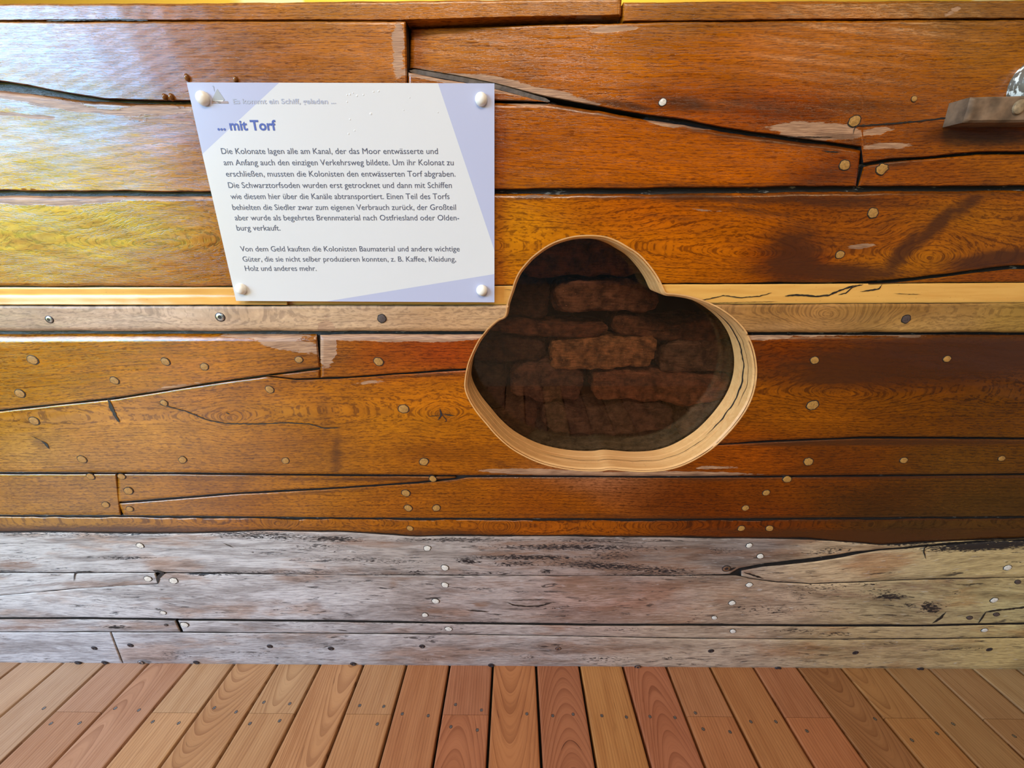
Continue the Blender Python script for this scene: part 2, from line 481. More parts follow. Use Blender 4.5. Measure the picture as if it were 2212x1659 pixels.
BARE_W = [(1290, 1275, 80, 26, 3, .9), (1400, 1285, 60, 22, 0, .6), (1340, 1320, 60, 10, 0, .8), (30, 1220, 50, 9, 0, .9), (1330, 1222, 90, 16, 4, .9), (1040, 1306, 16, 6, 0, 1), (940, 1320, 20, 4, 0, .9),
          (1290, 1196, 70, 8, 0, .8), (60, 1355, 90, 6, -2, .8), (1050, 1182, 40, 4, 0, .8), (850, 1262, 10, 12, 0, .7), (1830, 1285, 90, 12, 4, .6), (2010, 1310, 34, 16, 0, .7), (1560, 1300, 14, 6, 0, .9),
          (1690, 1160, 140, 12, 2, .6), (350, 1217, 22, 4, 0, 1), (355, 1292, 18, 3, 0, .9), (1700, 1330, 120, 8, 0, .3), (1500, 1300, 30, 20, 0, .4), (1990, 1348, 30, 6, -30, .5), (1600, 1232, 30, 8, 0, .9), (1180, 1176, 120, 7, 0, .9), (1250, 1214, 150, 10, 2, 1), (1420, 1226, 120, 12, 4, 1), (1100, 1196, 90, 6, 0, .8), (1450, 1190, 110, 10, 0, .7), (800, 1172, 90, 7, 3, .8), (870, 1250, 60, 5, 0, .6), (1060, 1262, 90, 9, 0, .6), (1520, 1262, 120, 12, 0, .7), (1640, 1300, 60, 14, 0, .5), (1400, 1335, 110, 9, 0, .8), (1180, 1334, 120, 5, 0, .7), (1930, 1400, 120, 6, 0, .5), (1600, 1420, 160, 8, 0, .4), (2080, 1250, 90, 6, -6, .6), (2100, 1320, 20, 20, 30, .5), (1960, 1268, 110, 10, 0, .6), (480, 1150, 120, 5, 0, .5), (130, 1262, 120, 5, -4, .5)]
STAIN_W = [(180, 1152, 260, 8, 0, .6), (560, 1156, 140, 10, 3, .7), (720, 1164, 60, 7, 3, .8), (440, 1168, 40, 8, 0, .4), (690, 1180, 60, 5, 0, .6), (1230, 1182, 170, 7, 0, .8), (1130, 1204, 120, 6, 0, .8),
           (1350, 1186, 150, 10, 0, .5), (1320, 1200, 60, 12, 0, .6), (1010, 1212, 26, 6, 6, .9), (1115, 1218, 60, 6, 0, .7), (800, 1210, 160, 6, 2, .6), (1300, 1222, 120, 9, 3, .8), (1420, 1232, 120, 10, 5, .7), (900, 1236, 26, 5, 0, .7),
           (1180, 1234, 16, 4, 0, .9), (2130, 1178, 120, 10, -3, 1.1), (1900, 1168, 160, 10, 4, .8), (1790, 1190, 60, 8, -6, .6), (2020, 1186, 60, 5, -6, .5), (1740, 1278, 60, 14, -8, .45), (1900, 1280, 70, 14, 0, .5),
           (1920, 1290, 30, 5, 0, .9), (1870, 1262, 40, 4, 0, .6), (1700, 1320, 140, 16, 0, .4), (40, 1206, 50, 14, 0, .4), (270, 1205, 60, 4, 0, .8), (280, 1120, 60, 4, 0, .5), (1200, 1312, 60, 6, 0, .5), (1500, 1335, 30, 8, -40, .5),
           (380, 1415, 50, 12, 0, .5), (560, 1412, 40, 7, -8, .5), (920, 1424, 30, 6, 0, .5), (1140, 1420, 40, 8, 0, .5), (1300, 1425, 80, 7, 0, .55), (1440, 1422, 12, 4, 0, .8), (1740, 1420, 60, 14, 0, .3), (2060, 1402, 80, 3, -1, .6),
           (250, 1354, 30, 3, 0, .9), (660, 1355, 60, 8, 0, .4), (1050, 1345, 60, 5, 0, .5), (1800, 1370, 50, 5, 0, .6), (1450, 1190, 40, 6, 0, .4), (150, 1100, 10, 3, 0, .2), (2192, 1215, 40, 3, 0, .6), (700, 1190, 120, 6, 4, .4), (560, 1195, 60, 5, 6, .45), (980, 1166, 140, 6, 0, .7), (1280, 1168, 120, 5, 0, .6), (1420, 1240, 160, 5, 0, .6), (1060, 1238, 90, 4, 0, .6), (840, 1240, 110, 4, 0, .5), (1560, 1190, 50, 10, 0, .5), (1780, 1268, 110, 12, -3, .5), (1640, 1316, 90, 12, 0, .5), (2010, 1312, 24, 12, 0, .8), (1960, 1308, 16, 6, 0, .7), (2060, 1290, 40, 5, -50, .5), (620, 1236, 160, 4, 0, .6), (450, 1240, 60, 4, 0, .8), (230, 1290, 80, 4, 0, .4), (180, 1308, 60, 4, 0, .4), (900, 1345, 200, 4, 0, .5), (1360, 1360, 80, 5, 0, .5), (1720, 1362, 60, 5, 0, .6)]


def spots(px, py, tab):
    out = np.zeros(len(px))
    for cx, cy, rx, ry, ang, amt in tab:
        a = R(ang)
        dx, dy = px - cx, py - cy
        u = (dx * math.cos(a) + dy * math.sin(a)) / rx
        v = (-dx * math.sin(a) + dy * math.cos(a)) / ry
        out = np.maximum(out, amt * np.clip(1.25 - 0.62 * np.sqrt(u * u + v * v), 0, 1) * (np.sqrt(u * u + v * v) < 2))
    return np.clip(out, 0, 1.2)


# hearts of the cathedral figure and knots: (px, py, stretch, reach)
EYES = [(1607, 549, .26, 150), (330, 528, .20, 220), (2010, 560, .5, 90), (955, 897, .6, 50), (500, 906, .5, 50), (1820, 852, .22, 160), (2120, 700, .2, 200),
        (-250, 330, .2, 500), (640, 700, .12, 300), (1790, 680, .5, 120), (1430, 1140, .45, 60), (1080, 1140, .6, 120), (600, 1133, .6, 90), (1750, 1290, .2, 200)]
HULL_Y = 1.0


def attributes(o, kind, seed, eyes=(), tilt=0.0, spacing=7.0):
    me = o.data
    n = len(me.vertices)
    co = np.empty(n * 3)
    me.vertices.foreach_get('co', co)
    co = co.reshape(-1, 3) + world_loc(o)
    px, py = project(co)
    tab = {'varnish': TINTS, 'bare': TINTS_BARE, 'white': TINTS_WHITE}[kind]
    t = tint_field(px, py, tab)
    a = me.attributes.new('tint', 'FLOAT_COLOR', 'POINT')
    a.data.foreach_set('color', np.concatenate([t, np.ones((n, 1))], 1).ravel().astype(np.float32))
    ring = (py + tilt * px + 9 * wob(px, py, seed, 3, 0.004)) / spacing
    if eyes:
        es = sorted([EYES[e] for e in eyes])
        eyc = np.interp(px, [e[0] for e in es], [e[1] for e in es])
        dxm = None
        for ex, ey, st, reach in es:
            q = np.abs(reach * np.tanh((px - ex) / reach) * st)
            dxm = q if dxm is None else np.minimum(dxm, q)
        D = np.sqrt((py - eyc) ** 2 + dxm ** 2 + 4) + .3 * (py + tilt * px)
        ring = D / spacing + 1.2 * wob(px, py, seed + 5, 3, 0.012)
    g = np.stack([co[:, 0], ring, np.full(n, seed * 3.7)], 1)
    a = me.attributes.new('grain', 'FLOAT_VECTOR', 'POINT')
    a.data.foreach_set('vector', g.ravel().astype(np.float32))
    if kind == 'white':
        w = np.stack([spots(px, py, BARE_W), spots(px, py, STAIN_W), np.zeros(n)], 1)
    else:
        w = np.stack([spots(px, py, BARE), spots(px, py, STAIN) * (0.0 if kind == 'bare' else 1.0), np.zeros(n)], 1)
    a = me.attributes.new('wear', 'FLOAT_VECTOR', 'POINT')
    a.data.foreach_set('vector', w.ravel().astype(np.float32))


def line(pts):
    pts = np.array(pts, float)
    return lambda x: np.interp(x, pts[:, 0], pts[:, 1])


def plank_mesh(mb, top, bot, x0, x1, side=1, gt=1.2, gb=1.2, off=0.0, thick=0.045, rag=0.8, seed=1, ct=(2.2, .0022), cb=(2.5, .0028), step=5.0):
    """one plank: top and bot are polylines in pixels of the photograph, x0 and x1 the ends (x at top, x at bottom);
    off is the relief in metres, a number or a function (px, distance from top, distance from bottom)"""
    ft, fb = line(top), line(bot)
    xl = (x0, x0) if np.isscalar(x0) else x0
    xr = (x1, x1) if np.isscalar(x1) else x1
    L = max(xr[0] - xl[0], xr[1] - xl[1])
    nc = max(3, int(L / step))
    us = np.concatenate([[0, 1.5 / L, 4 / L], np.linspace(9 / L, 1 - 9 / L, nc), [1 - 4 / L, 1 - 1.5 / L, 1]])
    xt = xl[0] + (xr[0] - xl[0]) * us
    xb = xl[1] + (xr[1] - xl[1]) * us
    yt = ft(xt) + gt + rag * np.maximum(wob(xt, xt * 0, seed, 6, 0.03) + 0.3, -0.2) * 1.3
    yb = fb(xb) - gb - rag * np.maximum(wob(xb, xb * 0, seed + 50, 6, 0.03) + 0.3, -0.2) * 1.3
    yb = np.maximum(yb, yt + 0.8)
    h = yb - yt
    nr = max(2, int(h.max() / step))
    rows = []
    for d, fq in ((0, 0), (ct[0] * .4, .10), (ct[0], .28)):
        rows.append(np.minimum(d, h * fq))
    d0, d1 = rows[-1], h - np.minimum(cb[0], h * .28)
    for k in range(1, nr + 1):
        rows.append(d0 + (d1 - d0) * k / (nr + 1))
    rows.append(d1)
    rows.append(h - np.minimum(cb[0] * .4, h * .10))
    rows.append(h)
    D = np.array(rows)                                   # rows x cols
    v = D / h
    X = xt * (1 - v) + xb * v
    Y = yt + D
    o = off(X, D, h - D) if callable(off) else np.full(X.shape, float(off))
    drop = np.zeros(X.shape)
    drop = np.maximum(drop, ct[1] * np.clip(1 - D / np.maximum(np.minimum(ct[0], h * .28), .2), 0, 1) ** 1.7)
    drop = np.maximum(drop, cb[1] * np.clip(1 - (h - D) / np.maximum(np.minimum(cb[0], h * .28), .2), 0, 1) ** 1.7)
    e = np.minimum(us, 1 - us) * L
    drop = np.maximum(drop, (.004 * np.clip(1 - e / 4, 0, 1) ** 1.7)[None, :])
    o = o - drop + 0.0006 * wob(X, Y, seed + 9, 4, 0.02)
    V = P(X, Y, o)
    nr_, nc_ = X.shape
    back_t = P(X[0], Y[0], o[0] * 0 - thick)
    back_b = P(X[-1], Y[-1], o[-1] * 0 - thick)
    # backs run straight in along the hull's normal, not along the view
    nrm = np.where((P(X, Y) @ np.array([0, 0, 1.0]) > ZB)[..., None], NU, NL)
    back_t = V[0] - nrm[0] * (thick + o[0])[:, None]
    back_b = V[-1] - nrm[-1] * (thick + o[-1])[:, None]
    allv = np.concatenate([V.reshape(-1, 3), back_t, back_b])
    f = []
    idx = np.arange(nr_ * nc_).reshape(nr_, nc_)
    q = np.stack([idx[:-1, :-1], idx[1:, :-1], idx[1:, 1:], idx[:-1, 1:]], -1).reshape(-1, 4)
    f += q.tolist()
    bt = nr_ * nc_ + np.arange(nc_)
    bb = bt + nc_
    for i in range(nc_ - 1):
        f.append((idx[0, i], idx[0, i + 1], bt[i + 1], bt[i]))
        f.append((idx[-1, i + 1], idx[-1, i], bb[i], bb[i + 1]))
        f.append((bt[i], bt[i + 1], bb[i + 1], bb[i]))
    f.append([bt[0], bb[0]] + [idx[k, 0] for k in range(nr_ - 1, -1, -1)])
    f.append([bb[-1], bt[-1]] + [idx[k, -1] for k in range(nr_)])
    mb.add(allv, f)
    for i in range(len(q), len(f)):      # dark edges in the seams
        mb.m[len(mb.m) - len(f) + i] = side


def ribbon(mb, pts, width, off, mat, seed=0, jit=1.0):
    """a split in the wood, its inner shade painted as a thin jagged dark sliver"""
    pts = np.array(pts, float)
    seg = np.r_[0, np.cumsum(np.hypot(*np.diff(pts, axis=0).T))]
    n = max(4, int(seg[-1] / 4))
    s = np.linspace(0, seg[-1], n)
    x = np.interp(s, seg, pts[:, 0])
    y = np.interp(s, seg, pts[:, 1])
    r = np.random.RandomState(int(seed * 13 + pts[0, 0]) % 9999)
    tx, ty = np.gradient(x), np.gradient(y)
    l = np.hypot(tx, ty) + 1e-6
    nx, ny = -ty / l, tx / l
    x = x + nx * r.uniform(-.5, .5, n) * jit
    y = y + ny * r.uniform(-.5, .5, n) * jit
    w = width * .5 * np.minimum(1, np.minimum(np.arange(n), np.arange(n)[::-1]) / 3 + .12) * (1 + jit * r.uniform(-.45, .15, n))
    a = P(x + nx * w, y + ny * w, off)
    b_ = P(x - nx * w, y - ny * w, off)
    mb.add(np.concatenate([a, b_]), [(i, i + 1, n + i + 1, n + i) for i in range(n - 1)], mat)


# outline of the cloverleaf opening, at the hull's face
OUT = np.array([(1091, 681), (1096, 656), (1106, 626), (1112.6, 606), (1122.6, 586), (1139, 566), (1152, 553), (1179, 533), (1205.5, 520), (1238.6, 511), (1272, 508.5),
                (1305, 511), (1331.5, 520), (1354.7, 533), (1378, 548), (1397.8, 568), (1414.4, 589.5), (1426, 609), (1432.6, 624), (1439, 633), (1457.5, 635), (1484, 639),
                (1513.8, 647.5), (1543.7, 660), (1573.5, 679), (1596.7, 700), (1611, 719), (1623, 742), (1631, 772), (1634, 802), (1630.5, 835), (1620, 868), (1603, 898), (1577, 931),
                (1543.7, 964), (1510.5, 987), (1477, 1004), (1444, 1014), (1411, 1018), (1378, 1018.5), (1344.7, 1016), (1318, 1014), (1291.7, 1017), (1252, 1016), (1212, 1011), (1172, 1001.5),
                (1136, 986.5), (1102.7, 967), (1073, 941), (1049.6, 914), (1029.7, 890), (1014, 864.7), (1005, 841.5), (1004.5, 821), (1010.5, 788), (1021, 761), (1033.5, 736), (1046, 719), (1057, 705.5), (1075, 690)], float)


def closed_curve(pts, per=5):
    n = len(pts)
    out = []
    for i in range(n):
        p0, p1, p2, p3 = pts[i - 1], pts[i], pts[(i + 1) % n], pts[(i + 2) % n]
        for k in range(per):
            t = k / per
            out.append(.5 * ((2 * p1) + (p2 - p0) * t + (2 * p0 - 5 * p1 + 4 * p2 - p3) * t * t + (3 * p1 - p0 - 3 * p2 + p3) * t ** 3))
    return np.array(out)


OUTW = P(*closed_curve(OUT, 4).T)                       # the outline on the hull, metres
O_C = OUTW.mean(0)
O2 = np.stack([OUTW[:, 0], (OUTW - PU) @ TU], 1)        # in the hull's plane


def inset(d):
    t = np.roll(O2, -1, 0) - np.roll(O2, 1, 0)
    nrm = np.stack([-t[:, 1], t[:, 0]], 1)
    nrm /= np.linalg.norm(nrm, axis=1)[:, None]
    area2 = np.sum(O2[:, 0] * np.roll(O2[:, 1], -1) - np.roll(O2[:, 0], -1) * O2[:, 1])
    if area2 < 0:
        nrm = -nrm
    return O2 + nrm * d


def ring3(d, off):
    q = inset(d)
    return np.array([1.0, 0, 0]) * q[:, :1] + PU * np.array([0, 1, 1]) + TU * q[:, 1:] + NU * np.broadcast_to(np.asarray(off, float), len(q))[:, None]


# cutter for the planks the opening goes through
cut = MB()
ra, rb = ring3(0.003, 0.08), ring3(0.003, -0.12)
n = len(ra)
cut.add(np.concatenate([ra, rb]), [(i, (i + 1) % n, n + (i + 1) % n, n + i) for i in range(n)] + [list(range(n))[::-1], list(range(n, 2 * n))])
cutter = build('cutter', cut, M_TAR_SHADE, smooth=0)
fix_normals(cutter)


def cut_hole(o):
    fix_normals(o)
    md = o.modifiers.new('b', 'BOOLEAN')
    md.operation, md.solver, md.object = 'DIFFERENCE', 'EXACT', cutter
    dg = bpy.context.evaluated_depsgraph_get()
    dg.update()
    me = bpy.data.meshes.new_from_object(o.evaluated_get(dg))
    old = o.data
    o.modifiers.clear()
    o.data = me
    nm = old.name
    bpy.data.meshes.remove(old)
    me.name = nm


# ------------------------------------------------------------------ the hull
hull = empty('ship_hull', (0, Y_FOOT, 0), label='old wooden boat hull of wide varnished oak planks over flaking white ones', category='boat')


def plank(top, bot, x0, x1, kind='varnish', hole=False, seed=1, cracks=(), eyes=(), tilt=0.0, spacing=7.0, name='hull_plank', label=None, **kw):
    mb = MB()
    plank_mesh(mb, top, bot, x0, x1, seed=seed, **kw)
    mt = {'varnish': M_VARN, 'bare': M_BARE, 'white': M_WHITE}[kind]
    o = build(name, mb, [mt, M_TAR_SHADE], hull, smooth=0, label=label)
    if hole:
        cut_hole(o)
    if cracks:
        cb = MB()
        for pts, w in cracks:
            ribbon(cb, pts, w, .0012 + (kw.get('off') if np.isscalar(kw.get('off', 0)) and kw.get('off') else 0), 1, seed)
        bm = bmesh.new()
        bm.from_mesh(o.data)
        base = world_loc(o)
        vs = [bm.verts.new(p - base) for p in cb.verts()]
        for fc in cb.f:
            f = bm.faces.new([vs[i] for i in fc])
            f.material_index = 1
        bm.to_mesh(o.data)
        bm.free()
    o.data.polygons.foreach_set('use_smooth', [True] * len(o.data.polygons))
    o.data.set_sharp_from_angle(angle=R(40))
    attributes(o, kind, seed, eyes, tilt, spacing)
    return o


L0, R0 = -420, 2640


def recess(X, dt, db):
    return -0.026 * np.clip(1 - (X - 885) / 450, 0, 1) * (X < 1345) * (X > 800)


def b_off(X, dt, db):
    return recess(X, dt, db)


PLK = {}
PLK['rail_l'] = plank([(L0, 9), (450, 7), (740, 3.5), (1106, -1), (1345, -4)], [(L0, 46), (300, 45), (560, 45), (880, 44.5), (1106, 39), (1345, 34)], L0, (1343, 1341), seed=2, name='gunwale_rail', side=0, thick=.09, gt=0, gb=.6, ct=(3, .003),
                      cracks=[([(100, 45), (160, 43), (240, 42), (320, 44)], 4)])
PLK['rail_r'] = plank([(1340, 5), (1600, 3), (2000, 2), (R0, 1)], [(1340, 48), (1480, 46), (1800, 43), (R0, 39)], (1346, 1345), R0, seed=3, name='gunwale_rail', side=0, thick=.09, gt=0, gb=.6, ct=(3, .003))
S_A = [(L0, 172), (0, 178), (60, 187), (120, 199), (180, 209), (230, 217), (300, 219), (420, 220), (700, 220), (1000, 220), (1068, 218), (1150, 220), (1185, 221)]
A_TOP = [(L0, 46), (300, 45), (876, 45)]
PLK['A'] = plank(A_TOP, S_A, L0, (877, 881), seed=4, gb=2.2, rag=.6, tilt=.01)
PLK['A2'] = plank([(881, 154), (960, 170), (1000, 176), (1068, 190), (1160, 214), (1185, 219)], S_A, (882, 882), 1185, seed=5, gt=2, gb=1, rag=.4)
S_B = [(884, 149), (960, 161), (1068, 182), (1185, 212), (1300, 232), (1400, 250), (1480, 260), (1560, 276), (1640, 289), (1720, 299), (1800, 309), (1860, 319), (1862, 356), (1880, 352), (1920, 345), (2000, 340), (2110, 330), (R0, 322)]
PLK['B'] = plank([(884, 63), (1106, 55), (1345, 49), (1480, 47), (1800, 44), (R0, 40)], S_B, (887, 886), R0, seed=6, gt=.8, gb=1.0, off=b_off, thick=.06,
                 cracks=[([(1853, 272), (1900, 269), (1980, 262), (2050, 254)], 4), ([(1843, 290), (1846, 276), (1860, 268)], 3), ([(1800, 296), (1690, 292), (1850, 288)][0:1] + [(1700, 296)], 2)], tilt=.01)
S_C = [(L0, 415), (0, 415), (450, 417), (1068, 411), (1400, 409), (1600, 407), (1800, 405), (2000, 405), (R0, 400)]
C_TOP = [(L0, 188), (0, 194), (60, 199), (120, 206), (200, 217), (300, 221), (420, 222), (1060, 220), (1185, 222), (1300, 238), (1400, 258), (1480, 268), (1560, 282), (1640, 294), (1720, 303), (1800, 312), (1860, 322)]
PLK['C'] = plank(C_TOP, S_C, L0, (1859, 1849), seed=7, gt=2.0, gb=2.4, rag=1.3, tilt=-.05, ct=(6, .006), cracks=[([(1775, 326), (1816, 329)], 3)])
PLK['D'] = plank([(1855, 362), (1880, 355), (1920, 348), (2000, 343), (2110, 333), (R0, 325)], S_C, (1865, 1853), R0, seed=8, gt=1.0, gb=2.4, tilt=.06)
S_F = [(L0, 619), (500, 619), (1068, 616), (1430, 613), (1760, 611), (1860, 610), (1930, 605), (2000, 597), (2100, 584), (2180, 575), (R0, 566)]
PLK['F'] = plank([(L0, 420), (0, 421), (450, 422), (1068, 417), (1400, 417), (1600, 415), (1800, 412), (2000, 411), (R0, 407)], S_F, L0, R0, seed=9, gt=1.6, gb=.6, hole=True, rag=1.2, eyes=(0, 1, 2), ct=(6, .006), cb=(2.5, .002), spacing=8.0)
PLK['G'] = plank([(1850, 612), (1930, 609), (2000, 601), (2100, 588), (2180, 580), (R0, 572)], [(1850, 613), (2000, 611), (R0, 607)], 1875, R0, seed=10, gt=1.4, gb=.3, rag=.5)


def h_off(X, dt, db):
    return np.where(X < 620, -.004 + .012 * np.clip(1 - (db - 2) / 17, 0, 1), -.003) * 1.0


M_PINE = None


def fresh(name, base, rough=.5):
    mt, nt, b = new_mat(name)
    tc = node(nt, 'ShaderNodeTexCoord').outputs['Object']
    a = noise_n(nt, vmul(nt, tc, (6.0, 90.0, 90.0)), 1.0, 4.0, .6)
    s = noise_n(nt, vmul(nt, tc, (4.0, 4.0, 8.0)), 1.0, 3.0)
    k = noise_n(nt, vmul(nt, tc, (120.0, 120.0, 240.0)), 1.0, 2.0)
    c = mixc(nt, sstep(nt, a, .38, .66, 0, .45), base, [x * y for x, y in zip(base, (.80, .66, .48))])
    c = mixc(nt, sstep(nt, s, .45, .7, 0, .35), c, [min(1, x * y) for x, y in zip(base, (1.08, 1.08, 1.05))])
    c = mixc(nt, sstep(nt, k, .66, .74, 0, .4), c, [x * .5 for x in base])
    link(nt, c, b.inputs['Base Color'])
    b.inputs['Roughness'].default_value = rough
    bp = node(nt, 'ShaderNodeBump', {'Height': a, 'Strength': .25, 'Distance': .001})
    link(nt, bp.outputs[0], b.inputs['Normal'])
    return mt


M_FRESH = fresh('fresh_cut_oak', lin('#cc9a62'))
M_STRIP = fresh('golden_fresh_strip', lin('#d6a052'), .24)
mbh = MB()
plank_mesh(mbh, [(L0, 620), (500, 620), (1068, 617), (1430, 614), (1760, 613), (R0, 608)], [(L0, 659), (500, 659), (1068, 659), (1540, 657), (R0, 652)], L0, R0, seed=11, gt=.2, gb=.3, rag=.3, off=h_off, ct=(1.5, .001), cb=(1.5, .001))
strip = build('bare_strip', mbh, [M_STRIP, M_TAR_SHADE], hull, smooth=0, label='pale golden strip of freshly planed wood')
cut_hole(strip)
cb_ = MB()
for pts, w in [([(1514, 648), (1545, 643), (1562, 638), (1600, 643), (1640, 640), (1668, 632)], 2.5), ([(1695, 639), (1725, 637), (1760, 640), (1790, 638), (1815, 627), (1835, 620), (1850, 616)], 5), ([(1810, 637), (1828, 633), (1842, 620), (1865, 614)], 4),
               ([(1858, 630), (1900, 624), (1906, 613)], 4), ([(1930, 634), (1990, 636)], 1.5), ([(1090, 625), (1108, 627)], 2), ([(1530, 655), (1680, 651)], 1.2)]:
    ribbon(cb_, pts, w * .75, -.0015, 1, 4)
bm = bmesh.new()
bm.from_mesh(strip.data)
vs = [bm.verts.new(p - world_loc(strip)) for p in cb_.verts()]
for fc in cb_.f:
    bm.faces.new([vs[i] for i in fc]).material_index = 1
bm.to_mesh(strip.data)
bm.free()
strip.data.polygons.foreach_set('use_smooth', [True] * len(strip.data.polygons))
strip.data.set_sharp_from_angle(angle=R(40))

PLK['I'] = plank([(L0, 659), (500, 659), (1068, 659), (1540, 657), (R0, 652)], [(L0, 716), (370, 716), (740, 716), (1060, 717), (1620, 719), (2000, 719), (R0, 719)], L0, R0, kind='bare', hole=True, seed=12, gt=.4, gb=1.2, off=.005, eyes=(9,), tilt=.03, spacing=7.0, ct=(4, .004), cb=(5, .005),
                 label='bare weathered plank beneath the pale strip')
K_TOP = [(L0, 718), (370, 718), (740, 719), (1060, 720), (1620, 721), (R0, 721)]
DIAG = [(L0, 893), (0, 886), (120, 873), (250, 860), (450, 828), (575, 810), (690, 795)]
PLK['K'] = plank(K_TOP, DIAG, L0, (684, 692), seed=13, gt=1.0, gb=.4, ct=(17, .014), rag=.7, tilt=.05)
L_LOW = [(575, 812), (640, 819), (740, 815), (850, 807), (1005, 797), (1250, 790)]
PLK['L'] = plank([(560, 812), (575, 811.5), (690, 797), (691, 722), (740, 720), (1060, 721), (1300, 721)], L_LOW, 692, 1260, seed=14, hole=True, gt=1.0, gb=.4, ct=(10, .007))
PLK['L2'] = plank([(575, 811.5), (690, 797.5), (696, 797)], L_LOW, 576, 691.5, seed=15, gt=1.0, gb=1.0, rag=.3)
N_TOP = [(L0, 895), (0, 888), (120, 875), (250, 862), (450, 830), (575, 813), (640, 820), (740, 817), (850, 809), (1005, 799), (1200, 795), (1230, 880), (1300, 970), (1450, 968), (1540, 962), (1620, 957), (1700, 953), (1850, 947), (2000, 947), (R0, 952)]
S_N = [(L0, 1020), (370, 1021), (740, 1025), (1106, 1027), (1480, 1029), (1800, 1027), (R0, 1019)]
PLK['N'] = plank(N_TOP, S_N, L0, R0, seed=16, hole=True, gt=.4, gb=.1, rag=.5, eyes=(3, 4), cb=(4, .005),
                 cracks=[([(233, 862), (240, 880), (248, 897), (258, 913)], 8), ([(235, 861), (250, 858)], 5), ([(340, 872), (400, 888), (450, 908), (490, 915), (560, 916), (620, 913), (670, 916), (700, 925), (735, 924)], 2.5),
                         ([(950, 883), (954, 896), (946, 908)], 6), ([(956, 895), (985, 898)], 3), ([(955, 896), (965, 908), (960, 912)], 4), ([(925, 900), (950, 897)], 2), ([(88, 952), (98, 958), (106, 970)], 7), ([(63, 940), (88, 952)], 1.5), ([(488, 891), (496, 895)], 6)])
O_LOW = [(1200, 968), (1450, 966), (1540, 960), (1620, 955), (1700, 951), (1850, 944), (2000, 944), (R0, 949)]
PLK['O'] = plank([(1200, 721), (1620, 722), (R0, 722)], O_LOW, 1262, R0, seed=17, hole=True, gt=1.0, gb=.3, eyes=(5,), ct=(14, .007))
Q_TOP = [(L0, 1023), (370, 1024), (740, 1028), (1106, 1030), (1480, 1032), (1800, 1030), (R0, 1022)]
S_Q = [(L0, 1112), (200, 1113), (740, 1118), (1106, 1120), (1480, 1121), (1850, 1118), (R0, 1112)]
Q_DG = [(253, 1085), (500, 1065), (740, 1052), (900, 1041), (990, 1032)]
PLK['Q1'] = plank(Q_TOP, [(L0, 1112), (251, 1113), (253, 1085)] + Q_DG[1:], 254, 985, seed=18, gt=.1, gb=.3, rag=.4, off=-.003)
PLK['Q0'] = plank(Q_TOP, S_Q, L0, (252.5, 262), seed=18, gt=.1, gb=.3, rag=.4, off=-.003)
PLK['Q2'] = plank([(253, 1088), (500, 1068), (740, 1055), (900, 1044), (990, 1035), (1010, 1031), (1106, 1030), (1480, 1032), (1800, 1030), (R0, 1022)], S_Q, (256, 267), R0, seed=19, gt=.1, gb=.3, rag=.4, off=-.003)
S_R = [(L0, 1148), (180, 1150), (330, 1153), (600, 1146), (740, 1149), (900, 1158), (1106, 1157), (1480, 1161), (1750, 1164), (1900, 1177), (2050, 1169), (R0, 1144)]
PLK['R'] = plank([(L0, 1115), (200, 1116), (740, 1121), (1106, 1123), (1480, 1124), (1850, 1121), (R0, 1115)], S_R, L0, R0, seed=20, gt=.3, gb=.6, rag=1.6, off=-.005, eyes=(10, 11, 12), spacing=6)
WL = 'plank with flaking white paint'
W1B = [(L0, 1235), (345, 1236), (740, 1241), (1106, 1243), (1480, 1243), (1575, 1241), (1596, 1228), (1650, 1217), (1700, 1211), (1760, 1204), (1800, 1199), (1850, 1191), (1900, 1186), (2000, 1178), (2150, 1165), (R0, 1152)]
PLK['W1'] = plank(S_R, W1B, L0, R0, kind='white', seed=21, gt=.4, gb=0, rag=.9, label=WL, cracks=[([(480, 1172), (505, 1184), (520, 1192)][0:2], 1.5)])
W3T = [(1590, 1240), (1600, 1232), (1650, 1224), (1700, 1219), (1760, 1213), (1800, 1207), (1850, 1197), (1900, 1189), (2000, 1181), (2150, 1168), (R0, 1156)]
W3B = [(1590, 1241), (1620, 1248), (1680, 1256), (1750, 1260), (1850, 1256), (2000, 1250), (R0, 1237)]
PLK['W3'] = plank(W3T, W3B, 1601, R0, kind='white', seed=22, gt=.2, gb=-.4, rag=.7, label='tapering plank worn to pale bare wood', tilt=.08, cracks=[([(2010, 1176), (1997, 1184), (1996, 1192), (2000, 1208)], 3)])
PLK['W1b'] = plank([(L0, 1236), (345, 1237)], [(L0, 1294), (0, 1286), (150, 1272), (345, 1260)], L0, (336, 345), kind='white', seed=23, gt=.5, gb=-.1, rag=.6, label=WL, tilt=.07, cracks=[([(159, 1256), (162, 1238), (168, 1236), (202, 1235)], 4)])
W2T = [(L0, 1295), (0, 1287), (150, 1273), (343, 1261), (346, 1238), (740, 1242), (1106, 1244), (1480, 1244), (1590, 1243), (1620, 1250), (1680, 1258), (1750, 1262), (1850, 1258), (2000, 1252), (R0, 1239)]
W2B = [(L0, 1334), (200, 1334), (375, 1337), (740, 1340), (1000, 1345), (1280, 1348), (1480, 1348), (1730, 1350), (2000, 1350), (2110, 1347), (R0, 1340)]
